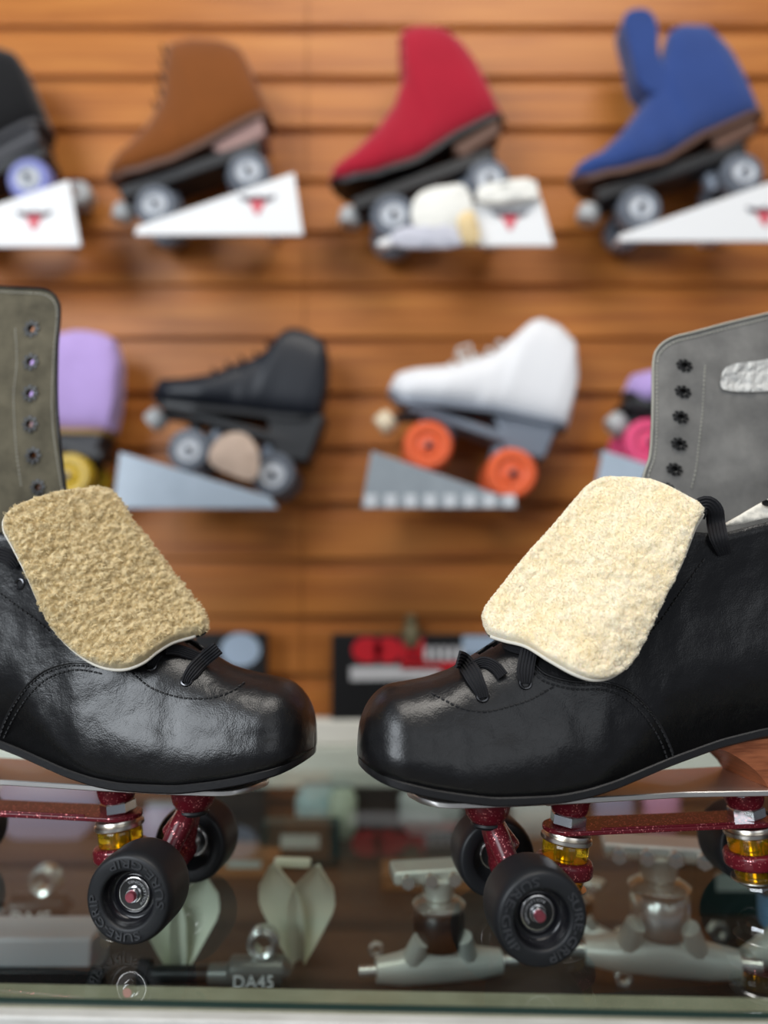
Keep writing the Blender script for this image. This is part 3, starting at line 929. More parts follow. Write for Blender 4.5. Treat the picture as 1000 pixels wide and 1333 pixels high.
        mb.lathe([(.0045, 0), (.0042, .0012), (.0025, .0006), (.0001, .0004)], 20, T=Matrix.Translation(p) @ Vector((0, sn, 0)).to_track_quat('Z', 'Y').to_matrix().to_4x4() @ Matrix.Diagonal((1.3, .6, 1, 1)))
        mb.build('eyelet', M['eyelet_in'], cl)
        ol = [(940, 505), (941, 484), (955, 474), (985, 470), (1030, 466), (1030, 505), (1000, 509), (965, 510)]
        V2, T2, dist, olr = sheet2d(ol, 3)
        P3 = [PL(x, y, vfun(x, y) + 1.2 + 2.2 * abs(noise.noise(Vector((x * .07, y * .09, 3)))) + 1.6 * abs(noise.noise(Vector((x * .2, y * .1, 9))))) for x, y in V2]
        mb = MB(); mb.add(P3, facing(T2, P3))
        mb.build('clear_tape', M['tape'], fl, recalc=False, sharp=20)
    return root

make_skate('L')
make_skate('R')

# ------------------------------------------------------------------ slat wall behind
WALL_Y = 1.20
def slat_wall():
    mb = MB()
    pitch = 0.0882; z0 = at_y(500, 45, WALL_Y).z + 2 * pitch + .006
    prof = []
    z = z0 + 6 * pitch
    while z > -1.0:
        # one slat: face, then a T groove below it
        prof += [(WALL_Y, z - .0115), (WALL_Y, z - pitch + .0115), (WALL_Y + .003, z - pitch + .0105), (WALL_Y + .010, z - pitch + .0105), (WALL_Y + .010, z - pitch - .0105), (WALL_Y + .003, z - pitch - .0105)]
        z -= pitch
    for x0, x1 in ((-2.2, -.128), (-.1265, 2.2)):
        vs = [(x, y, z) for (y, z) in prof for x in (x0, x1)]
        fs = [(2 * i, 2 * i + 1, 2 * i + 3, 2 * i + 2) for i in range(len(prof) - 1)]
        mb.add(vs, fs)
    mb.box((0, WALL_Y + .03, .3), (4.4, .03, 2.6))
    return structure(mb.build('wall_back', M['wall'], recalc=False, sharp=20, bevel=.0012))
slat_wall()
fl = MB().box((0, .2, -.96), (4.4, 4, .02)).build('floor', M['floor']); structure(fl)

# ------------------------------------------------------------------ glass display case
case = empty('display_case', (0, .8, -.95), 'glass topped display case with white metal front edge, under the two black boot skates', 'display case')
def cpart(mb, name, m, **k):
    mb.v = [p - Vector((0, .8, -.95)) for p in mb.v]
    return mb.build(name, m, case, **k)
FY = lambda x: .4722 - .036 * x           # front edge of the glass
X0, X1, BY = -.95, .95, 1.176
def skew_box(x0, x1, d0, d1, z0, z1):     # follows the front edge
    return [(x0, FY(x0) + d0, z0), (x1, FY(x1) + d0, z0), (x1, FY(x1) + d1, z0), (x0, FY(x0) + d1, z0), (x0, FY(x0) + d0, z1), (x1, FY(x1) + d0, z1), (x1, FY(x1) + d1, z1), (x0, FY(x0) + d1, z1)]
BOXF = [(3, 2, 1, 0), (4, 5, 6, 7), (0, 1, 5, 4), (1, 2, 6, 5), (2, 3, 7, 6), (3, 0, 4, 7)]
gv = [(X0, FY(X0), -.004), (X1, FY(X1), -.004), (X1, BY, -.004), (X0, BY, -.004), (X0, FY(X0), 0), (X1, FY(X1), 0), (X1, BY, 0), (X0, BY, 0)]
mb = MB(); mb.add(gv, BOXF[:2], 0); mb.add(gv, BOXF[2:], 1)
cpart(mb, 'glass_top', [M['glass'], M['glass_edge']], sharp=20)
mb = MB(); mb.add(skew_box(X0, X1, 0.0005, .0235, -.0060, -.0043), BOXF)
cpart(mb, 'edge_seal', M['seal'])
mb = MB(); mb.add(skew_box(X0, X1, -.0085, .024, -.0225, -.0062), BOXF); mb.add(skew_box(X0, X1, -.0045, .016, -.06, -.0225), BOXF)
mb.add(skew_box(X0, X1, -.012, -.004, -.030, -.0215), BOXF)
cpart(mb, 'front_frame', M['white_frame'], bevel=.0015)
mb = MB(); mb.add(skew_box(X0, X1, .0, .018, -.95, -.70), BOXF)
cpart(mb, 'front_panel', M['white_frame'], bevel=.0015)
mb = MB().box((0, 1.176, .0185), (1.9, .030, .037)).box((0, 1.172, -.03), (1.9, .034, .06))
cpart(mb, 'rear_rail', M['rail'], bevel=.004)
SH = -.125
mb = MB(); mb.add([(X0, .52, SH - .018), (X1, .50, SH - .018), (X1, 1.155, SH - .018), (X0, 1.155, SH - .018), (X0, .52, SH), (X1, .50, SH), (X1, 1.155, SH), (X0, 1.155, SH)], BOXF)
cpart(mb, 'shelf', M['case_wood'])
mb = MB().box((0, 1.165, -.50), (1.9, .018, .88)); cpart(mb, 'rear_panel', M['case_wood'])
mb = MB().box((-.944, .83, -.48), (.012, .66, .94)).box((.944, .83, -.48), (.012, .66, .94)); cpart(mb, 'side_panel', M['case_dark'])
mb = MB().box((0, .83, -.93), (1.88, .66, .03)); cpart(mb, 'case_base', M['case_dark'])

# ------------------------------------------------------------------ skates on the wall
PLAIN = {}
def pm(key, col, rough=.6, **k):
    if key not in PLAIN: PLAIN[key] = mat(key, col, rough, **k)
    return PLAIN[key]
def suede(key, col): return pm(key, col, .95, spec=.15, sheen=.3, bump=(400, .4, .001), var=(18, .5, tuple(c * .75 for c in col[:3]) + (1,)))
S_BROWN = suede('brown_suede', hexc(128, 72, 28)); S_RED = suede('crimson_suede', hexc(170, 26, 48)); S_BLUE = suede('blue_suede', hexc(48, 72, 132))
S_BLACK = suede('black_suede', hexc(18, 18, 20)); S_LILAC = suede('lilac_suede', hexc(186, 160, 218))
L_NAVY = pm('blue_black_leather', hexc(30, 33, 40), .4, spec=.4); L_WHITE = pm('white_leather', hexc(232, 232, 234), .45)
P_BLACK = pm('black_plate', hexc(26, 27, 30), .45); P_GREY = pm('grey_plate', hexc(118, 126, 138), .4, metal=.2)
P_HEEL = pm('brown_heel', hexc(96, 66, 52), .6); P_HEELP = pm('pinkish_brown_heel', hexc(150, 118, 112), .6); P_DKHEEL = pm('dark_heel', hexc(58, 58, 62), .6)
P_GOLD = pm('tan_sole', hexc(150, 118, 66), .6)
W_SMOKE = pm('smoky_clear_wheel', hexc(112, 118, 128), .25, var=(20, .5, hexc(70, 74, 82))); W_VIOLET = pm('violet_blue_wheel', hexc(128, 134, 196), .3)
W_ORANGE = pm('orange_wheel', hexc(236, 104, 60), .35); W_YELLOW = pm('yellow_wheel', hexc(206, 172, 50), .35); W_PINK = pm('pink_wheel', hexc(236, 84, 130), .35)
W_HUB = pm('pale_hub', hexc(196, 200, 206), .35); W_HUBD = pm('dark_hub', hexc(60, 62, 70), .4); STOP_W = pm('white_stop', hexc(176, 178, 178), .5)
STOP_C = pm('cream_stop', hexc(224, 208, 178), .5); LACE_D = pm('dark_lace', hexc(46, 26, 18), .8); LACE_W = pm('white_lace', hexc(228, 226, 222), .8); LACE_R = pm('pale_red_lace', hexc(206, 90, 100), .8)
LACE_B = pm('pale_blue_lace', hexc(120, 140, 180), .8)
SIGN_W = pm('white_acrylic', hexc(236, 236, 236), .35); SIGN_G = pm('pale_blue_grey_acrylic', hexc(176, 190, 204), .3, var=(30, .35, hexc(150, 164, 178)))
SIGN_D = pm('grey_acrylic', hexc(150, 158, 164), .3, var=(30, .35, hexc(120, 128, 134)))
LOGO_R = pm('red_logo', hexc(212, 92, 104), .5); LOGO_D = pm('dark_logo', hexc(92, 86, 98), .5)
YC = 1.125

def wall_skate(label, d):
    Yc = d.get('Y', YC); dx, dy = d.get('shift', (0, 0))
    sh = lambda pts: [(p[0] + dx, p[1] + dy) for p in pts]
    P = lambda x, y, Y=Yc: at_y(x, y, Y)
    P0 = lambda x, y, Y: at_y(x, y, Y)
    (fx, fy, fr), (rx, ry, rr) = d['wheels']
    W1, W2 = P0(fx + dx, fy + dy, Yc - .055), P0(rx + dx, ry + dy, Yc - .055)
    W1.y = W2.y = Yc
    mmpx = (P(501, 500) - P(500, 500)).length
    e = (W2 - W1); e.y = 0; wb = e.length; e.normalize()          # toe -> heel
    nrm = Vector((-e.z, 0, e.x))
    if nrm.z < 0: nrm = -nrm
    base = (W1 + W2) / 2 - nrm * fr * mmpx; base.y = Yc
    root = empty('roller_skate', base, label, 'roller skate', d['group'])
    org = P(*sh([d['top'][0]])[0])
    def loc(p):
        q = P(*p) - org; return q.dot(e), q.dot(nrm)
    def G(s, n, v=0.0): return org + e * s + nrm * n + Vector((0, v, 0)) - base
    top = []
    for p in sh(d['top']):
        q = loc(p); top.append((max(q[0], top[-1][0] + .0006) if top else q[0], q[1]))
    bot = sorted(loc(p) for p in sh(d['bot']))
    s0 = min(top[0][0], bot[0][0]); s1 = max(top[-1][0], bot[-1][0])
    ft = smooth_table([p[0] for p in top], [p[1] for p in top], 300, 3); fb = smooth_table([p[0] for p in bot], [p[1] for p in bot], 300, 5)
    Lg = s1 - s0
    ss = [s0 + Lg * .5 * (1 - math.cos(a)) for a in np.linspace(0.03, math.pi - .03, 64)]
    rings = []; so = []
    for s in ss:
        t = (s - s0) / Lg
        w = np.interp(t, [0, .04, .12, .3, .5, .7, .9, .97, 1], [.008, .026, .038, .043, .038, .034, .033, .027, .012])
        a, b = fb(s), max(fb(s) + .004, ft(s))
        ex = 2.3 if t < .5 else 3.2
        ring = []
        for k in range(24):
            q = 2 * math.pi * k / 24; c, sn_ = math.cos(q), math.sin(q)
            hh = math.copysign(abs(sn_) ** (2 / ex), sn_)
            wid = w * (1 - .38 * max(0, (hh + 1) / 2 * min(1, (b - a) / .12)) * (1 if t < .6 else .6))
            ring.append(G(s, (a + b) / 2 + (b - a) / 2 * hh, wid * math.copysign(abs(c) ** (2 / ex), c)))
        rings.append(ring)
        w2 = w + .003
        so.append([G(s, a + h, v) for v, h in ((w2, .001), (w2, -.007), (-w2, -.007), (-w2, .001))])
    boot = MB().loft(rings).build('boot', d['boot'], root, sharp=60)
    MB().loft(so).build('sole', d.get('sole', P_BLACK), root, sharp=40)
    # heel block
    if 'heel' in d:
        poly = [P(*p) for p in sh(d['heel'])]
        MB().prism([p + Vector((0, -.030, 0)) - base for p in poly], (0, .06, 0)).build('heel', d.get('heelm', P_HEEL), root, bevel=.004)
    # plate between the wheels
    plm = d.get('plate', P_BLACK)
    w1 = W1 - base; w2 = W2 - base; w1.y = w2.y = 0
    pt = d.get('plate_lift', .034); pd_ = d.get('plate_thick', .020)
    mb = MB()
    f0, f1 = w1 - e * .045 + nrm * pt, w2 + e * .03 + nrm * pt
    mb.prism([f0 + Vector((0, -.032, 0)), f1 + Vector((0, -.03, 0)), f1 + Vector((0, .03, 0)), f0 + Vector((0, .032, 0))], nrm * pd_)
    mb.build('mounting_plate', plm, root, bevel=.003)
    for w_, sd in ((w1, 1), (w2, -1)):
        mb = MB()
        mb.tube([w_ + Vector((0, -.030, 0)), w_, w_ + Vector((0, .030, 0))], [.007, .010, .007], 14)
        mb.tube([w_, w_ + e * (.022 * sd) + nrm * pt], [.010, .013], 14)
        mb.tube([w_, w_ - e * (.016 * sd) + nrm * pt], [.009, .010], 14)
        tr = mb.build('truck', d.get('truck', plm), root)
        mb = MB().tube([w_ + e * (.022 * sd) + nrm * (pt - .004), w_ + e * (.020 * sd) + nrm * .004], .0135, 18)
        mb.build('cushion', d.get('cushion', P_GREY), tr)
    # wheels
    r = fr * mmpx
    for w_, rad in ((w1, fr * mmpx), (w2, rr * mmpx)):
        for y in (-.036, .034):
            T = Matrix.Translation(w_ + Vector((0, y, 0))) @ Matrix.Rotation(math.pi / 2 * (1 if y < 0 else -1), 4, 'X')
            k = rad
            wh = MB().lathe([(k * .55, .014), (k * .62, .017), (k * .86, .017), (k * .96, .013), (k, .008), (k, -.010), (k * .94, -.016), (k * .5, -.016)], 40, T=T @ Matrix.Diagonal((1, 1, .82, 1))).build('wheel', d['wheel'], root, sharp=40)
            MB().lathe([(k * .56, .0145), (k * .40, .011), (k * .36, .012), (k * .20, .012), (k * .18, .016), (0.0001, .016)], 32, T=T).build('hub', d.get('hub', W_HUB), wh, sharp=40)
            MB().lathe([(k * .15, .016), (k * .15, .021), (.0001, .021)], 12, T=T).build('axle_nut', W_HUBD, wh, sharp=30)
    # toe stop
    if 'stop' in d:
        sx, sy, sr = d['stop']
        c = P(sx + dx, sy + dy, Yc - .02) - base; c.y = 0; k = sr * mmpx
        ax = (e * -.55 - nrm * .83).normalized()
        ts = MB().tube([c - ax * .010, c - ax * .006, c + ax * .010, c + ax * .014], [k * .85, k, k, k * .86], 24).build('toe_stop', d.get('stopm', STOP_W), root, sharp=35)
        MB().tube([c - ax * .008, c - ax * .008 - (c - ax * .008 - (w1 + nrm * (pt + .004) - e * .02)) * .9], .007, 12).build('stop_stem', P_BLACK, ts)
    # laces up the front
    if 'lace' in d:
        pts = [P(*p) - base for p in sh(d['lace'])]
        mb = MB()
        for p in pts:
            p = p + (Vector((-.3, 0, 1)) * .002)
            mb.tube([p + Vector((0, -.020, -.004)), p + Vector((-.003, -.008, .002)), p + Vector((-.003, .008, .002)), p + Vector((0, .020, -.004))], .0028, 8)
        if d.get('bow'):
            p = pts[d['bow']]
            for s in (-1, 1):
                mb.tube([p, p + Vector((-.012, s * .014, .020)), p + Vector((.004, s * .026, .022)), p + Vector((.010, s * .016, .002)), p], .0024, 8)
        mb.build('lace', d.get('lacem', LACE_D), root)
    if 'tongue' in d:
        pl = catmull([(x, y, 0) for x, y in sh(d['tongue'])], 4, True)
        MB().prism([P(p.x, p.y) + Vector((0, -.024, 0)) - base for p in pl], (0, .048, 0)).build('tongue', d['boot'], root, bevel=.004)
    # slanted stand, hung on the wall: its top touches the wheels
    st = d['stand']
    fYc = Yc - .066
    t1 = (W1 - nrm * (fr * mmpx + .0016)); t2 = (W2 - nrm * (rr * mmpx + .0016))
    def on_line(px):           # x px -> point of the wheel line on the stand's front plane
        a = at_y(px, 500, fYc).x; k = (a - t1.x) / (t2.x - t1.x); return Vector((a, fYc, t1.z + (t2.z - t1.z) * k))
    xl, xr, yb = st['x0'], st['x1'], st['yb']
    A, B = on_line(xl), on_line(xr)
    bl, br = at_y(st.get('b0', xl), yb, fYc), at_y(st.get('b1', xr), yb, fYc)
    lab, grp = st['label'], st['group']
    bz = (bl + br) / 2; bz.y = WALL_Y
    lip = st.get('lip', .0)
    sroot = empty('display_stand', Vector((bz.x, WALL_Y - .001, bz.z)), lab, 'display stand', grp)
    so_ = Vector((bz.x, WALL_Y - .001, bz.z))
    poly = [bl, br, B, A]
    MB().prism([p - so_ for p in poly], (0, .005, 0)).build('front_panel', st['m'], sroot, bevel=.0015)
    dn = Vector((0, 0, -.003))
    MB().prism([A - so_ + Vector((0, .005, 0)), B - so_ + Vector((0, .005, 0)), B - so_ + dn + Vector((0, .005, 0)), A - so_ + dn + Vector((0, .005, 0))], (0, .030, 0)).build('deck', st['m'], sroot)
    hi_ = (A if A.z > B.z else B).lerp(B if A.z > B.z else A, .22); hx = .02
    MB().box((hi_.x - so_.x, (fYc + .004 - WALL_Y) / 2, hi_.z - .016 - so_.z), (.022, WALL_Y - fYc - .004, .012)).build('mounting_arm', st['m'], sroot, bevel=.001)
    if st.get('ribs'):
        for k in range(8):
            x = bl.x + (br.x - bl.x) * (k + .5) / 8
            MB().box((x - so_.x, fYc - .002 - so_.y, bl.z + .010 - so_.z), ((br.x - bl.x) / 8 * .62, .003, .018)).build('rib', pm('pale_rib', hexc(206, 210, 214), .3), sroot, bevel=.0006)
    if 'logo' in st:
        lx, ly = st['logo']; c = at_y(lx, ly, fYc - .0012) - so_
        def lp(pts, m, nm):
            MB().prism([c + Vector((x * MM, 0, z * MM)) for x, z in pts], (0, .001, 0)).build(nm, m, sroot)
        lp([(-19, 9), (19, 9), (9, -2), (2, -16), (-2, -16), (-9, -2)], LOGO_R, 'red_emblem')
        lp([(-27, 13), (-6, 10), (0, 14), (6, 10), (27, 13), (22, 5), (7, 3), (0, 7), (-7, 3), (-22, 5)], LOGO_D, 'wing_emblem')
    return root

TOPG = 'suede skates on the upper row of the wall'; LOWG = 'skates on the lower row of the wall'
SG1 = 'white sloping stands of the upper row'; SG2 = 'sloping stands of the lower row'
BROWN = dict(group=TOPG, boot=S_BROWN, sole=P_HEEL, heelm=P_HEELP, wheel=W_SMOKE, hub=W_HUB, lacem=LACE_D,
    top=[(143, 230), (150, 214), (175, 191), (198, 163), (211, 133), (215, 100), (220, 62), (250, 55), (285, 57), (310, 64), (325, 85), (338, 118), (345, 145), (343, 158)],
    bot=[(143, 234), (160, 241), (195, 236), (230, 225), (270, 203), (305, 182), (343, 162)],
    heel=[(276, 202), (344, 164), (351, 190), (298, 218)], wheels=[(200, 263, 27), (322, 220, 28)], stop=(156, 268, 14),
    lace=[(217, 70), (216, 88), (214, 106), (211, 124), (206, 142)],
    stand=dict(x0=172, x1=380, b0=175, b1=395, yb=306, m=SIGN_W, group=SG1, logo=(335, 265), label='white sloping stand with red winged emblem under the brown suede skate'))
wall_skate('brown suede high boot skate with dark laces on a white sloping stand', BROWN)
BL = dict(BROWN); BL.update(boot=S_BLACK, sole=P_DKHEEL, heelm=P_DKHEEL, wheel=W_VIOLET, hub=W_HUB, shift=(-288, 9), lacem=P_BLACK)
BL['stand'] = dict(BROWN['stand'], x0=-116, x1=80, b0=-113, b1=105, yb=321, logo=(44, 285), label='white sloping stand with red winged emblem under the black suede skate')
wall_skate('black suede skate with violet wheels at the end of the upper row', BL)
RED = dict(group=TOPG, boot=S_RED, sole=P_BLACK, heelm=P_HEEL, wheel=W_SMOKE, hub=W_HUB, lacem=LACE_R,
    top=[(430, 236), (436, 221), (460, 204), (490, 172), (513, 138), (523, 108), (522, 76), (521, 44), (545, 38), (575, 41), (597, 57), (620, 88), (638, 125), (645, 148), (642, 160)],
    bot=[(430, 240), (450, 246), (490, 242), (540, 225), (590, 190), (642, 164)],
    heel=[(586, 204), (646, 166), (648, 188), (600, 220)], wheels=[(512, 277, 29), (637, 230, 28)], stop=(456, 274, 15),
    lace=[(524, 58), (524, 76), (525, 94)],
    stand=dict(x0=492, x1=702, b0=490, b1=722, yb=320, m=SIGN_W, group=SG1, logo=(664, 285), label='white sloping stand under the crimson skate, with papers propped on it'))
wall_skate('crimson suede high boot skate on a stand with papers', RED)
BLUE = dict(group=TOPG, boot=S_BLUE, sole=P_HEEL, heelm=P_HEEL, wheel=W_SMOKE, hub=W_HUB, lacem=LACE_D,
    top=[(743, 230), (752, 216), (778, 204), (805, 178), (832, 142), (850, 112), (862, 70), (868, 45), (885, 37), (915, 38), (938, 60), (957, 92), (972, 122), (973, 146), (968, 158)],
    bot=[(743, 235), (760, 242), (800, 238), (850, 225), (900, 192), (966, 162)],
    heel=[(915, 190), (972, 164), (974, 186), (925, 212)], wheels=[(836, 267, 28), (971, 221, 27)], stop=(771, 270, 15),
    tongue=[(806, 40), (815, 26), (838, 26), (850, 45), (853, 85), (868, 112), (850, 135), (826, 120), (815, 80)],
    stand=dict(x0=812, x1=1028, b0=806, b1=1046, yb=314, m=SIGN_W, group=SG1, logo=(996, 280), label='white sloping stand under the blue suede skate with the raised tongue'))
wall_skate('blue suede high boot skate with its tongue sticking up', BLUE)
BK = dict(group=LOWG, boot=L_NAVY, sole=P_BLACK, heelm=P_BLACK, wheel=W_SMOKE, hub=W_HUB, lacem=P_BLACK, plate_lift=.045, plate_thick=.014,
    top=[(204, 506), (208, 494), (240, 494), (280, 488), (310, 474), (338, 466), (355, 450), (370, 432), (384, 428), (405, 434), (424, 446), (429, 470), (428, 510), (420, 540)],
    bot=[(205, 512), (216, 530), (260, 536), (320, 540), (370, 546), (418, 548)],
    heel=[(350, 545), (426, 545), (404, 606), (360, 600)], wheels=[(244, 584, 27), (354, 616, 28)], stop=(200, 541, 14),
    lace=[(282, 486), (300, 478), (318, 470), (336, 464), (352, 450)],
    stand=dict(x0=158, x1=352, b0=146, b1=362, yb=662, m=SIGN_G, group=SG2, label='pale blue grey sloping stand under the blue-black leather skate'))
wall_skate('blue-black leather skate with smoky wheels on the lower row', BK)
LI = dict(BK); LI.update(boot=S_LILAC, sole=P_GOLD, heelm=P_DKHEEL, wheel=W_YELLOW, hub=W_YELLOW, shift=(-268, 2), plate_lift=.034)
LI['top'] = [(200, 506), (206, 492), (240, 480), (280, 470), (310, 452), (338, 436), (365, 430), (385, 430), (405, 434), (420, 442), (428, 470), (426, 510), (418, 556)]
LI['bot'] = [(200, 512), (212, 536), (260, 550), (320, 558), (370, 562), (418, 562)]
LI['heel'] = [(350, 562), (412, 562), (400, 600), (360, 592)]
LI['stand'] = dict(x0=-110, x1=84, b0=-122, b1=94, yb=664, m=SIGN_G, group=SG2, label='pale sloping stand under the lilac skate, behind the tan tongue')
wall_skate('lilac suede skate with yellow wheels behind the olive boot lining', LI)
WH = dict(group=LOWG, boot=L_WHITE, sole=P_GREY, heelm=P_GREY, plate=P_GREY, truck=P_GREY, wheel=W_ORANGE, hub=W_ORANGE, lacem=LACE_W, stopm=STOP_C, bow=1, plate_lift=.042, plate_thick=.014,
    top=[(508, 504), (512, 487), (540, 481), (590, 477), (615, 470), (648, 458), (672, 436), (690, 420), (704, 416), (728, 426), (748, 448), (751, 490), (743, 535), (730, 552)],
    bot=[(508, 510), (522, 526), (560, 530), (640, 538), (690, 548), (728, 556)],
    heel=[(640, 546), (722, 556), (704, 602), (655, 592)], wheels=[(558, 578, 31), (668, 615, 32)], stop=(504, 546, 15),
    lace=[(590, 478), (606, 474), (622, 468), (638, 460), (652, 450)],
    stand=dict(x0=484, x1=664, b0=470, b1=676, yb=662, m=SIGN_D, group=SG2, ribs=1, label='grey ribbed sloping stand under the white skate with orange wheels'))
wall_skate('white leather skate with orange wheels and white laces', WH)
PK = dict(WH); PK.update(boot=S_LILAC, sole=P_BLACK, plate=P_BLACK, truck=P_BLACK, heelm=P_BLACK, wheel=W_PINK, hub=W_PINK, stopm=STOP_W, shift=(306, 2), lacem=LACE_W)
PK['wheels'] = [(542, 572, 30), (655, 608, 30)]
PK['stand'] = dict(x0=784, x1=970, b0=770, b1=982, yb=660, m=SIGN_G, group=SG2, label='pale sloping stand under the pink wheeled skate, behind the cream tongue')
wall_skate('lilac skate with pink wheels behind the grey boot lining', PK)

# papers propped on the red skate's stand, small white roll beside the black one
PAPER = pm('white_paper', hexc(236, 234, 226), .7); PAPER_Y = pm('cream_paper', hexc(226, 200, 150), .7); PAPER_G = pm('grey_print_paper', hexc(196, 196, 206), .7)
for pts, m, lab, Y in (([(538, 262), (560, 246), (606, 244), (612, 286), (575, 300), (540, 294)], PAPER, 'white crumpled paper on the stand, between the crimson skate\'s wheels', 1.050),
                       ([(596, 284), (616, 276), (624, 312), (604, 316)], PAPER_Y, 'cream paper slip beside the red winged emblem of the crimson skate\'s stand', 1.046),
                       ([(520, 298), (596, 292), (600, 320), (516, 320)], PAPER_G, 'grey printed card along the bottom of the crimson skate\'s stand', 1.052),
                       ([(285, 570), (318, 564), (337, 590), (332, 624), (300, 618), (272, 600)], pm('beige_paper', hexc(196, 172, 154), .7), 'beige card tucked behind the stand between the blue-black skate\'s wheels', 1.0585),
                       ([(622, 246), (648, 238), (690, 234), (696, 258), (630, 264)], PAPER, 'white folded paper behind the crimson skate\'s rear wheel', 1.048)):
    P3 = [at_y(x, y, Y) for x, y in [(p.x, p.y) for p in catmull([(x, y, 0) for x, y in pts], 6, True)]]
    c = sum(P3, Vector()) / len(P3)
    mb = MB()
    front = [p - c + Vector((0, -.002 + .003 * noise.noise(p * 60), 0)) for p in P3]
    mid = [(p - c) * .5 + Vector((0, -.006 + .005 * noise.noise(p * 50), 0)) for p in P3]
    mb.loft([[p + Vector((0, 1.0583 - Y, 0)) for p in front], front, mid], cap=True)
    o = mb.build('loose_card' if 'card' in lab else 'paper', m, origin=None); o.location = c  # loose pieces of card and paper, not signs
    tag(o, lab, 'paper')
roll = at_y(106, 256, 1.165)
rt = empty('tape_roll', roll, 'small white and violet roll on the wall beside the black skate\'s stand', 'roll')
MB().tube([(0, -.016, 0), (0, -.013, 0), (0, .013, 0), (0, .016, 0)], [.016, .019, .019, .016], 24).build('roll_body', STOP_W, rt, sharp=30)
MB().tube([(-.016, .004, .016), (-.016, .028, .016)], .013, 20).build('roll_core', pm('violet_core', hexc(98, 84, 132), .6), rt, sharp=30)
MB().tube([(0, .010, 0), (0, .037, 0)], .006, 12).build('hanging_peg', P_GREY, rt)

# ------------------------------------------------------------------ boxes on the rear rail
BOXK = pm('black_carton', hexc(16, 16, 18), .5); REDP = pm('red_print', hexc(214, 30, 44), .5); WHP = pm('white_print', hexc(214, 214, 216), .5); BLUP = pm('pale_blue_print', hexc(168, 186, 206), .5)
def carton(x0, x1, yt, Y, label, prints, d=.022):
    zb = .0373
    a = at_y(x0, yt, Y); b = at_y(x1, yt, Y)
    c = Vector(((a.x + b.x) / 2, Y + d / 2, zb))
    r = empty('carton', c, label, 'carton')
    h = a.z - zb
    MB().box((0, 0, h / 2), (b.x - a.x, d, h)).build('carton_body', BOXK, r, bevel=.0015)
    for pts, m, nm in prints:
        P3 = [at_y(x, y, Y - .0010) - c for x, y in pts]
        MB().prism(P3, (0, .0009, 0)).build(nm, m, r)
    return r
el = lambda cx, cy, rx, ry: [(cx + rx * math.cos(t), cy + ry * math.sin(t)) for t in np.linspace(0, 2 * math.pi, 20, endpoint=False)]
bars = []
for x in range(531, 606, 11): bars.append(([(x, 842), (x + 7, 842), (x + 7, 860), (x, 860)], WHP, 'white_letter'))
carton(432, 655, 826, 1.164, 'black carton with red and white print standing on the cream rail', [
    (el(478, 846, 20, 17), REDP, 'red_letter'), (el(505, 846, 18, 17), REDP, 'red_letter'), ([(522, 832), (552, 832), (552, 860), (522, 860)], REDP, 'red_letter'),
    ([(522, 862), (655, 862), (655, 872), (522, 872)], REDP, 'red_stripe'),
    ([(456, 868), (574, 866), (574, 884), (456, 886)], WHP, 'white_stripe'), ([(602, 822 + 6), (650, 828), (650, 852), (602, 852)], BLUP, 'pale_label')] + bars)
carton(250, 347, 824, 1.164, 'black carton with pale blue oval print behind the curly tan tongue', [(el(313, 846, 26, 22), BLUP, 'pale_label')])
# small figure-like metal knob on the peg above the black carton
kn = at_y(535, 824, 1.176)
ko = empty('display_peg', Vector((kn.x, WALL_Y + .004, kn.z)), 'grey and brass wall peg poking up behind the black carton', 'peg')
MB().tube([(0, 0, .0), (0, -.030, .0), (0, -.034, .004), (0, -.034, .012)], .008, 14).build('peg_arm', pm('peg_metal', hexc(110, 108, 100), .4, metal=.6), ko)
MB().lathe([(.0001, -.022), (.013, -.018), (.015, -.006), (.013, .008), (.008, .014), (.010, .022), (.006, .028), (.0001, .029)], 24, T=Matrix.Translation((0, -.034, 0))).build('peg_knob', pm('knob', hexc(120, 112, 84), .45, metal=.3), ko)

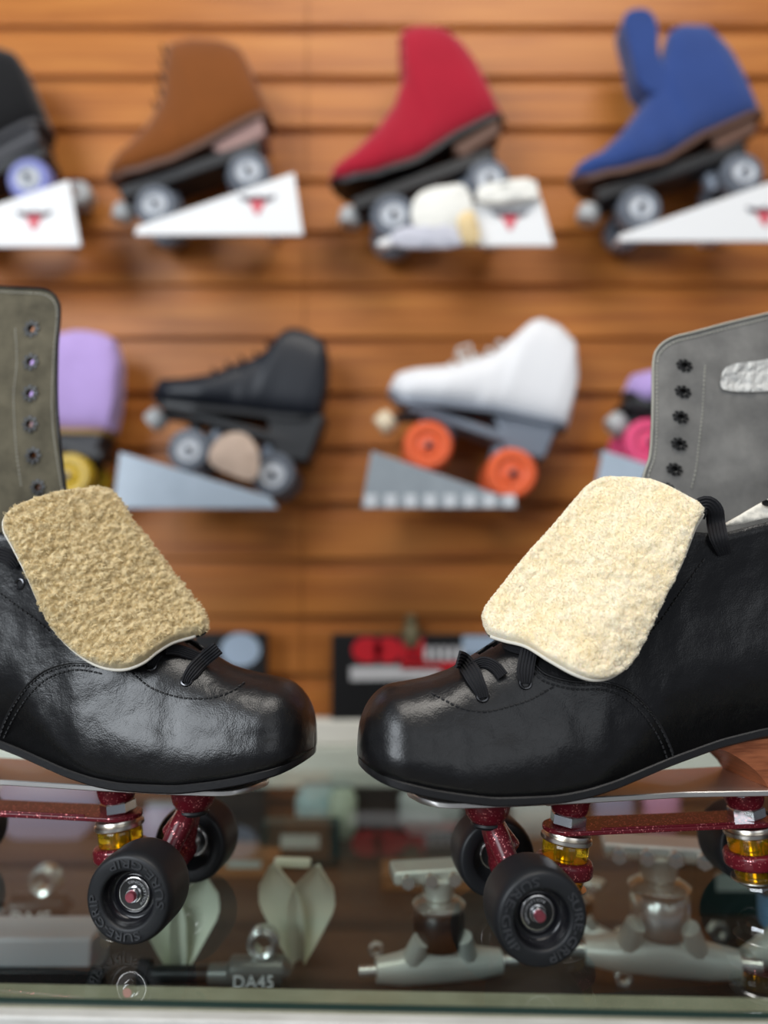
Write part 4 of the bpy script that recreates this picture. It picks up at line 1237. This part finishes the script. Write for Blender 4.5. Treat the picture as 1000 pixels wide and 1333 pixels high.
# ------------------------------------------------------------------ goods inside the case
SILV = pm('cast_silver', hexc(214, 214, 210), .25, metal=.85); SILV2 = pm('pale_cast_metal', hexc(204, 206, 198), .38, metal=.4); CREAM = pm('cream_plastic', hexc(222, 224, 204), .45)
BLKP = pm('black_plastic', hexc(20, 21, 22), .35); WHT = pm('white_ink', hexc(232, 232, 230), .6); GREYM = pm('grey_metal', hexc(120, 122, 118), .35, metal=.6)
def hanger_da45(px, py, label, s=1.0, bolt=True):
    p = at_z(px, py, SH); r = empty('truck_hanger', p, label, 'truck hanger', 'hangers lettered DA45 inside the case')
    b = MB().tube([(-.052 * s, 0, .016 * s), (-.030 * s, 0, .016 * s), (-.026 * s, 0, .020 * s), (.030 * s, 0, .020 * s), (.034 * s, 0, .016 * s)], [.011 * s, .012 * s, .016 * s, .016 * s, .012 * s], 20).build('hanger_body', GREYM if bolt else BLKP, r, sharp=40)
    MB().lathe([(.009 * s, -.008 * s), (.009 * s, .008 * s), (.013 * s, .010 * s), (.018 * s, .006 * s), (.018 * s, -.006 * s), (.013 * s, -.010 * s), (.009 * s, -.008 * s)], 32,
               T=Matrix.Translation((.008 * s, 0, .050 * s)) @ Matrix.Rotation(math.pi / 2, 4, 'X')).build('hanger_ring', SILV, r, sharp=50)
    MB().tube([(.008 * s, .004, .022 * s), (.008 * s, .004, .036 * s)], [.014 * s, .010 * s], 14).build('ring_neck', SILV, r)
    mb = MB(); vs, fs = text_geo('DA45', .019 * s, .0006)
    mb.add([Vector((v.x, -v.z, v.y)) for v in vs], fs, 0, Matrix.Translation((0, -.0172 * s, .010 * s)))
    mb.build('lettering', WHT, r, recalc=False)
    if bolt:
        MB().tube([(-.130 * s, 0, .016 * s), (-.118 * s, 0, .016 * s)], .017 * s, 6).tube([(-.118 * s, 0, .016 * s), (-.045 * s, 0, .016 * s)], .0095 * s, 16).build('kingpin_bolt', BLKP, r, sharp=30)
    return r
hanger_da45(333, 1288, 'grey hanger lettered DA45 with black bolt and ring beside the case front', .82)
hanger_da45(48, 1206, 'black hanger lettered DA45 with silver ring, above the pale tray', .95, False)
tray = at_z(62, 1262, SH)
tr_ = empty('tray', tray, 'pale grey shallow tray under the black DA45 hanger', 'tray')
MB().box((-.012, 0, .020), (.125, .05, .040)).build('tray_body', pm('pale_grey_tray', hexc(188, 188, 192), .5), tr_, bevel=.004)
MB().box((-.012, -.031, .008), (.155, .010, .016)).build('tray_base', BLKP, tr_, bevel=.002)
def guard(px, py, label, s=1.0, rz=0.0):
    p = at_z(px, py, SH); r = empty('toe_guard', p, label, 'toe guard', 'cream tapered guards inside the case')
    r.rotation_euler = (0, 0, rz)
    def wing(sgn, w):
        rings = []
        for t in np.linspace(0, 1, 12):
            z = (.004 + .092 * t) * s
            hw = np.interp(t, [0, .2, .6, .8, 1], [.006, .012, w, w * .85, .004]) * s
            off = np.interp(t, [0, .6, 1], [-.004, .010, .016]) * s
            rings.append([Vector((sgn * (off + hw * a) + .004 * sgn, .010 * s * (1 - a * a) - .02 * t * s, z)) for a in np.linspace(-1, 1, 9)] +
                         [Vector((sgn * (off + hw * a) + .004 * sgn, .010 * s * (1 - a * a) - .02 * t * s + .003, z)) for a in np.linspace(1, -1, 9)])
        return MB().loft(rings)
    wing(-1, .020).build('guard_panel', CREAM, r)
    wing(1, .022).build('guard_panel', CREAM, r)
    MB().box((-.006 * s, 0, .094 * s), (.034 * s, .008, .008 * s)).build('guard_strap', CREAM, r, bevel=.002)
guard(232, 1276, 'cream tapered guard close to the left skate\'s near wheel', 1.02, .2)
guard(388, 1262, 'cream tapered guard behind the grey DA45 hanger', 1.05, -.1)
def loose_truck(px, py, label, s=1.0, rz=0.0, cush=None):
    p = at_z(px, py, SH); r = empty('skate_truck', p, label, 'skate truck', 'metal trucks inside the case'); r.rotation_euler = (0, 0, rz)
    S = Matrix.Scale(s, 4)
    mb = MB().tube([(-.055, 0, .022), (-.035, 0, .022), (0, 0, .027), (.035, 0, .022), (.055, 0, .022)], [.010, .013, .018, .013, .010], 18, T=S)
    mb.tube([(-.026, 0, .022), (-.018, -.012, .050)], [.011, .008], 12, T=S).tube([(.026, 0, .022), (.018, -.012, .050)], [.011, .008], 12, T=S)
    b = mb.build('hanger', SILV2, r)
    MB().tube([(-.070, 0, .022), (-.055, 0, .022)], .005, 10, T=S).tube([(.055, 0, .022), (.070, 0, .022)], .005, 10, T=S).build('axle', SILV, b)
    MB().lathe([(.0001, .040), (.020, .040), (.022, .044), (.022, .066), (.019, .070), (.0001, .070)], 28, T=S).build('cushion', cush or BLKP, r)
    MB().lathe([(.0001, .071), (.022, .071), (.023, .074), (.017, .078), (.0001, .078)], 28, T=S).build('washer', SILV, r)
    MB().box((0, .004, .100), (.082, .030, .012), T=S).tube([(0, 0, .078), (0, 0, .098)], [.012, .016], 14, T=S).build('baseplate', SILV2, r, bevel=.003)
    for x in (-.030, -.010, .010, .030):
        MB().tube([(x, -.012, .099), (x, -.018, .099)], .006, 6, T=S).build('bolt_head', SILV, r)
    return r
loose_truck(572, 1292, 'metal truck with black cushion, inside the case in front of the right skate\'s far wheel', 1.05, .15)
loose_truck(862, 1286, 'large silver truck with broad pale hanger under the link bar', 1.22, -.2, SILV)
loose_truck(1022, 1262, 'silver truck at the case edge below the rear kingpin bolt', 1.0, .5, pm('blue_print_label', hexc(120, 160, 196), .4))
loose_truck(755, 1228, 'small metal truck behind the right skate\'s near wheel', .62, -.6)
def bag(px, py, w, h, m, label, Y=None, name='parts_bag'):
    p = at_z(px, py, SH); r = empty(name, p, label, 'bag', 'bagged parts at the back of the case')
    rings = []
    for t in np.linspace(0, 1, 10):
        hw = w / 2 * (1 - .35 * abs(2 * t - 1) ** 3) * MM; th = .014 * math.sin(math.pi * (t * .9 + .05)) + .001
        rings.append([Vector((hw * math.cos(a) + .003 * noise.noise(Vector((a, t * 3, px))), th * math.sin(a), h * MM * t)) for a in np.linspace(0, 2 * math.pi, 20, endpoint=False)])
    MB().loft(rings).build('bag_body', m, r)
    MB().box((0, 0, h * MM), (w * .7 * MM, .003, .012)).build('bag_header', pm('bag_card', hexc(150, 158, 160), .6), r, bevel=.001)
CYAN = pm('pale_cyan_plastic', hexc(186, 214, 214), .3, var=(50, .6, hexc(120, 170, 184))); PALEG = pm('pale_green_plastic', hexc(206, 214, 190), .35)
LILP = pm('lilac_plastic', hexc(158, 152, 182), .4); PINKP = pm('pink_plastic', hexc(216, 150, 186), .4); WPL = pm('milky_plastic', hexc(214, 216, 214), .4)
bag(412, 1088, 62, 72, CYAN, 'pale cyan bag of parts below the gap between the two boots'); bag(446, 1092, 40, 72, PALEG, 'pale green bag beside the cyan bag of parts')
bag(324, 1078, 66, 60, CYAN, 'pale cyan bag behind the left skate\'s toe'); bag(560, 1086, 92, 70, WPL, 'milky white bag below the right boot\'s toe')
bag(210, 1120, 60, 70, LILP, 'lilac bag behind the left skate\'s amber cushion'); bag(60, 1092, 150, 96, LILP, 'wide lilac pouch below the left skate\'s link bar')
bag(800, 1088, 60, 70, LILP, 'lilac bag above the right skate\'s link bar'); bag(862, 1086, 56, 72, PINKP, 'pink bag beside the rear truck of the right skate')
bag(700, 1090, 80, 66, WPL, 'white bag behind the right skate\'s kingpin')
TAN = pm('tan_card', hexc(140, 96, 62), .7); TEAL = pm('dark_teal_card', hexc(28, 52, 50), .5)
def pack(px, py, dims, m, label):
    p = at_z(px, py, SH); o = empty('parts_box', p, label, 'box', 'small cartons inside the case')
    MB().box((0, 0, dims[2] / 2), dims).build('box_body', m, o, bevel=.002)
    MB().box((0, -dims[1] / 2 - .0006, dims[2] * .6), (dims[0] * .5, .001, dims[2] * .3)).build('box_label', pm('box_tag', hexc(176, 186, 180), .6), o)
pack(392, 1124, (.10, .03, .055), TEAL, 'dark teal box in front of the cyan bag'); pack(322, 1132, (.085, .05, .026), TAN, 'tan flat box behind the left skate\'s far wheel')
pack(176, 1150, (.05, .03, .014), pm('olive_card', hexc(150, 140, 92), .6), 'small olive box behind the left skate\'s near wheel')
pack(560, 1150, (.12, .05, .02), TAN, 'tan flat box beside the right skate\'s far wheel'); pack(950, 1180, (.10, .05, .06), TEAL, 'dark teal box under the rear kingpin bolt')

# loose hardware: nuts and washers
for k, (px, py, r_) in enumerate([(700, 1240, .010), (786, 1246, .012), (812, 1222, .010), (936, 1226, .011), (958, 1278, .010), (812, 1284, .009), (640, 1262, .010), (490, 1246, .008)]):
    p = at_z(px, py, SH)
    hx = [(r_ * math.cos(math.pi / 3 * q + k), r_ * math.sin(math.pi / 3 * q + k)) for q in range(6)]
    mb = MB(); n = 6
    o_ = [Vector((x, y, z)) for z in (0, r_ * .8) for x, y in hx]; i_ = [Vector((x * .5, y * .5, z)) for z in (0, r_ * .8) for x, y in hx]
    fs = []
    for q in range(6):
        w_ = (q + 1) % 6
        fs += [(q, w_, 6 + w_, 6 + q), (12 + q, 18 + q, 18 + w_, 12 + w_), (6 + q, 6 + w_, 18 + w_, 18 + q), (q, 12 + q, 12 + w_, w_)]
    mb.add(o_ + i_, fs)
    T = Matrix.Translation((0, 0, r_ * .87)) @ Matrix.Rotation(math.pi / 2, 4, 'X') @ Matrix.Translation((0, 0, -r_ * .4)) if k % 2 else Matrix.Identity(4)
    mb.v = [T @ v for v in mb.v]
    o = mb.build('hex_nut', SILV, sharp=25, bevel=.0006); o.location = p
    tag(o, 'loose silver hex nut lying on the shelf of the glass case', 'nut', 'loose nuts inside the case')

# ------------------------------------------------------------------ light
w = bpy.data.worlds.new('world'); SC.world = w; w.use_nodes = True
w.node_tree.nodes['Background'].inputs['Color'].default_value = (0.80, 0.86, 1.0, 1)
w.node_tree.nodes['Background'].inputs['Strength'].default_value = 0.16
def area(name, loc, target, size, power, col):
    l = bpy.data.lights.new(name, 'AREA'); l.shape = 'RECTANGLE'; l.size, l.size_y = size; l.energy = power; l.color = col
    o = bpy.data.objects.new(name, l); COL.objects.link(o); o.location = loc
    o.rotation_euler = (Vector(target) - Vector(loc)).to_track_quat('-Z', 'Y').to_euler()
area('shop_window', (-1.75, -1.55, 1.2), (0, .8, .25), (1.7, 1.5), 76, (.88, .94, 1.0))
area('ceiling_lamp', (.25, -.35, 2.4), (0.1, .8, .1), (1.7, .8), 38, (1.0, .95, .88))
area('front_fill', (1.3, -2.4, 1.1), (0, .8, .3), (1.8, 1.8), 12, (.92, .96, 1.0))  # unseen fill light, added to brighten rail and counter from the front

SC.view_settings.view_transform = 'Standard'
SC.view_settings.look = 'None'
SC.view_settings.gamma = 1.0
SC.view_settings.use_curve_mapping = False
SC.view_settings.exposure = 0.0
SC.cycles.use_denoising = True
SC.cycles.max_bounces = 10
SC.cycles.transparent_max_bounces = 16
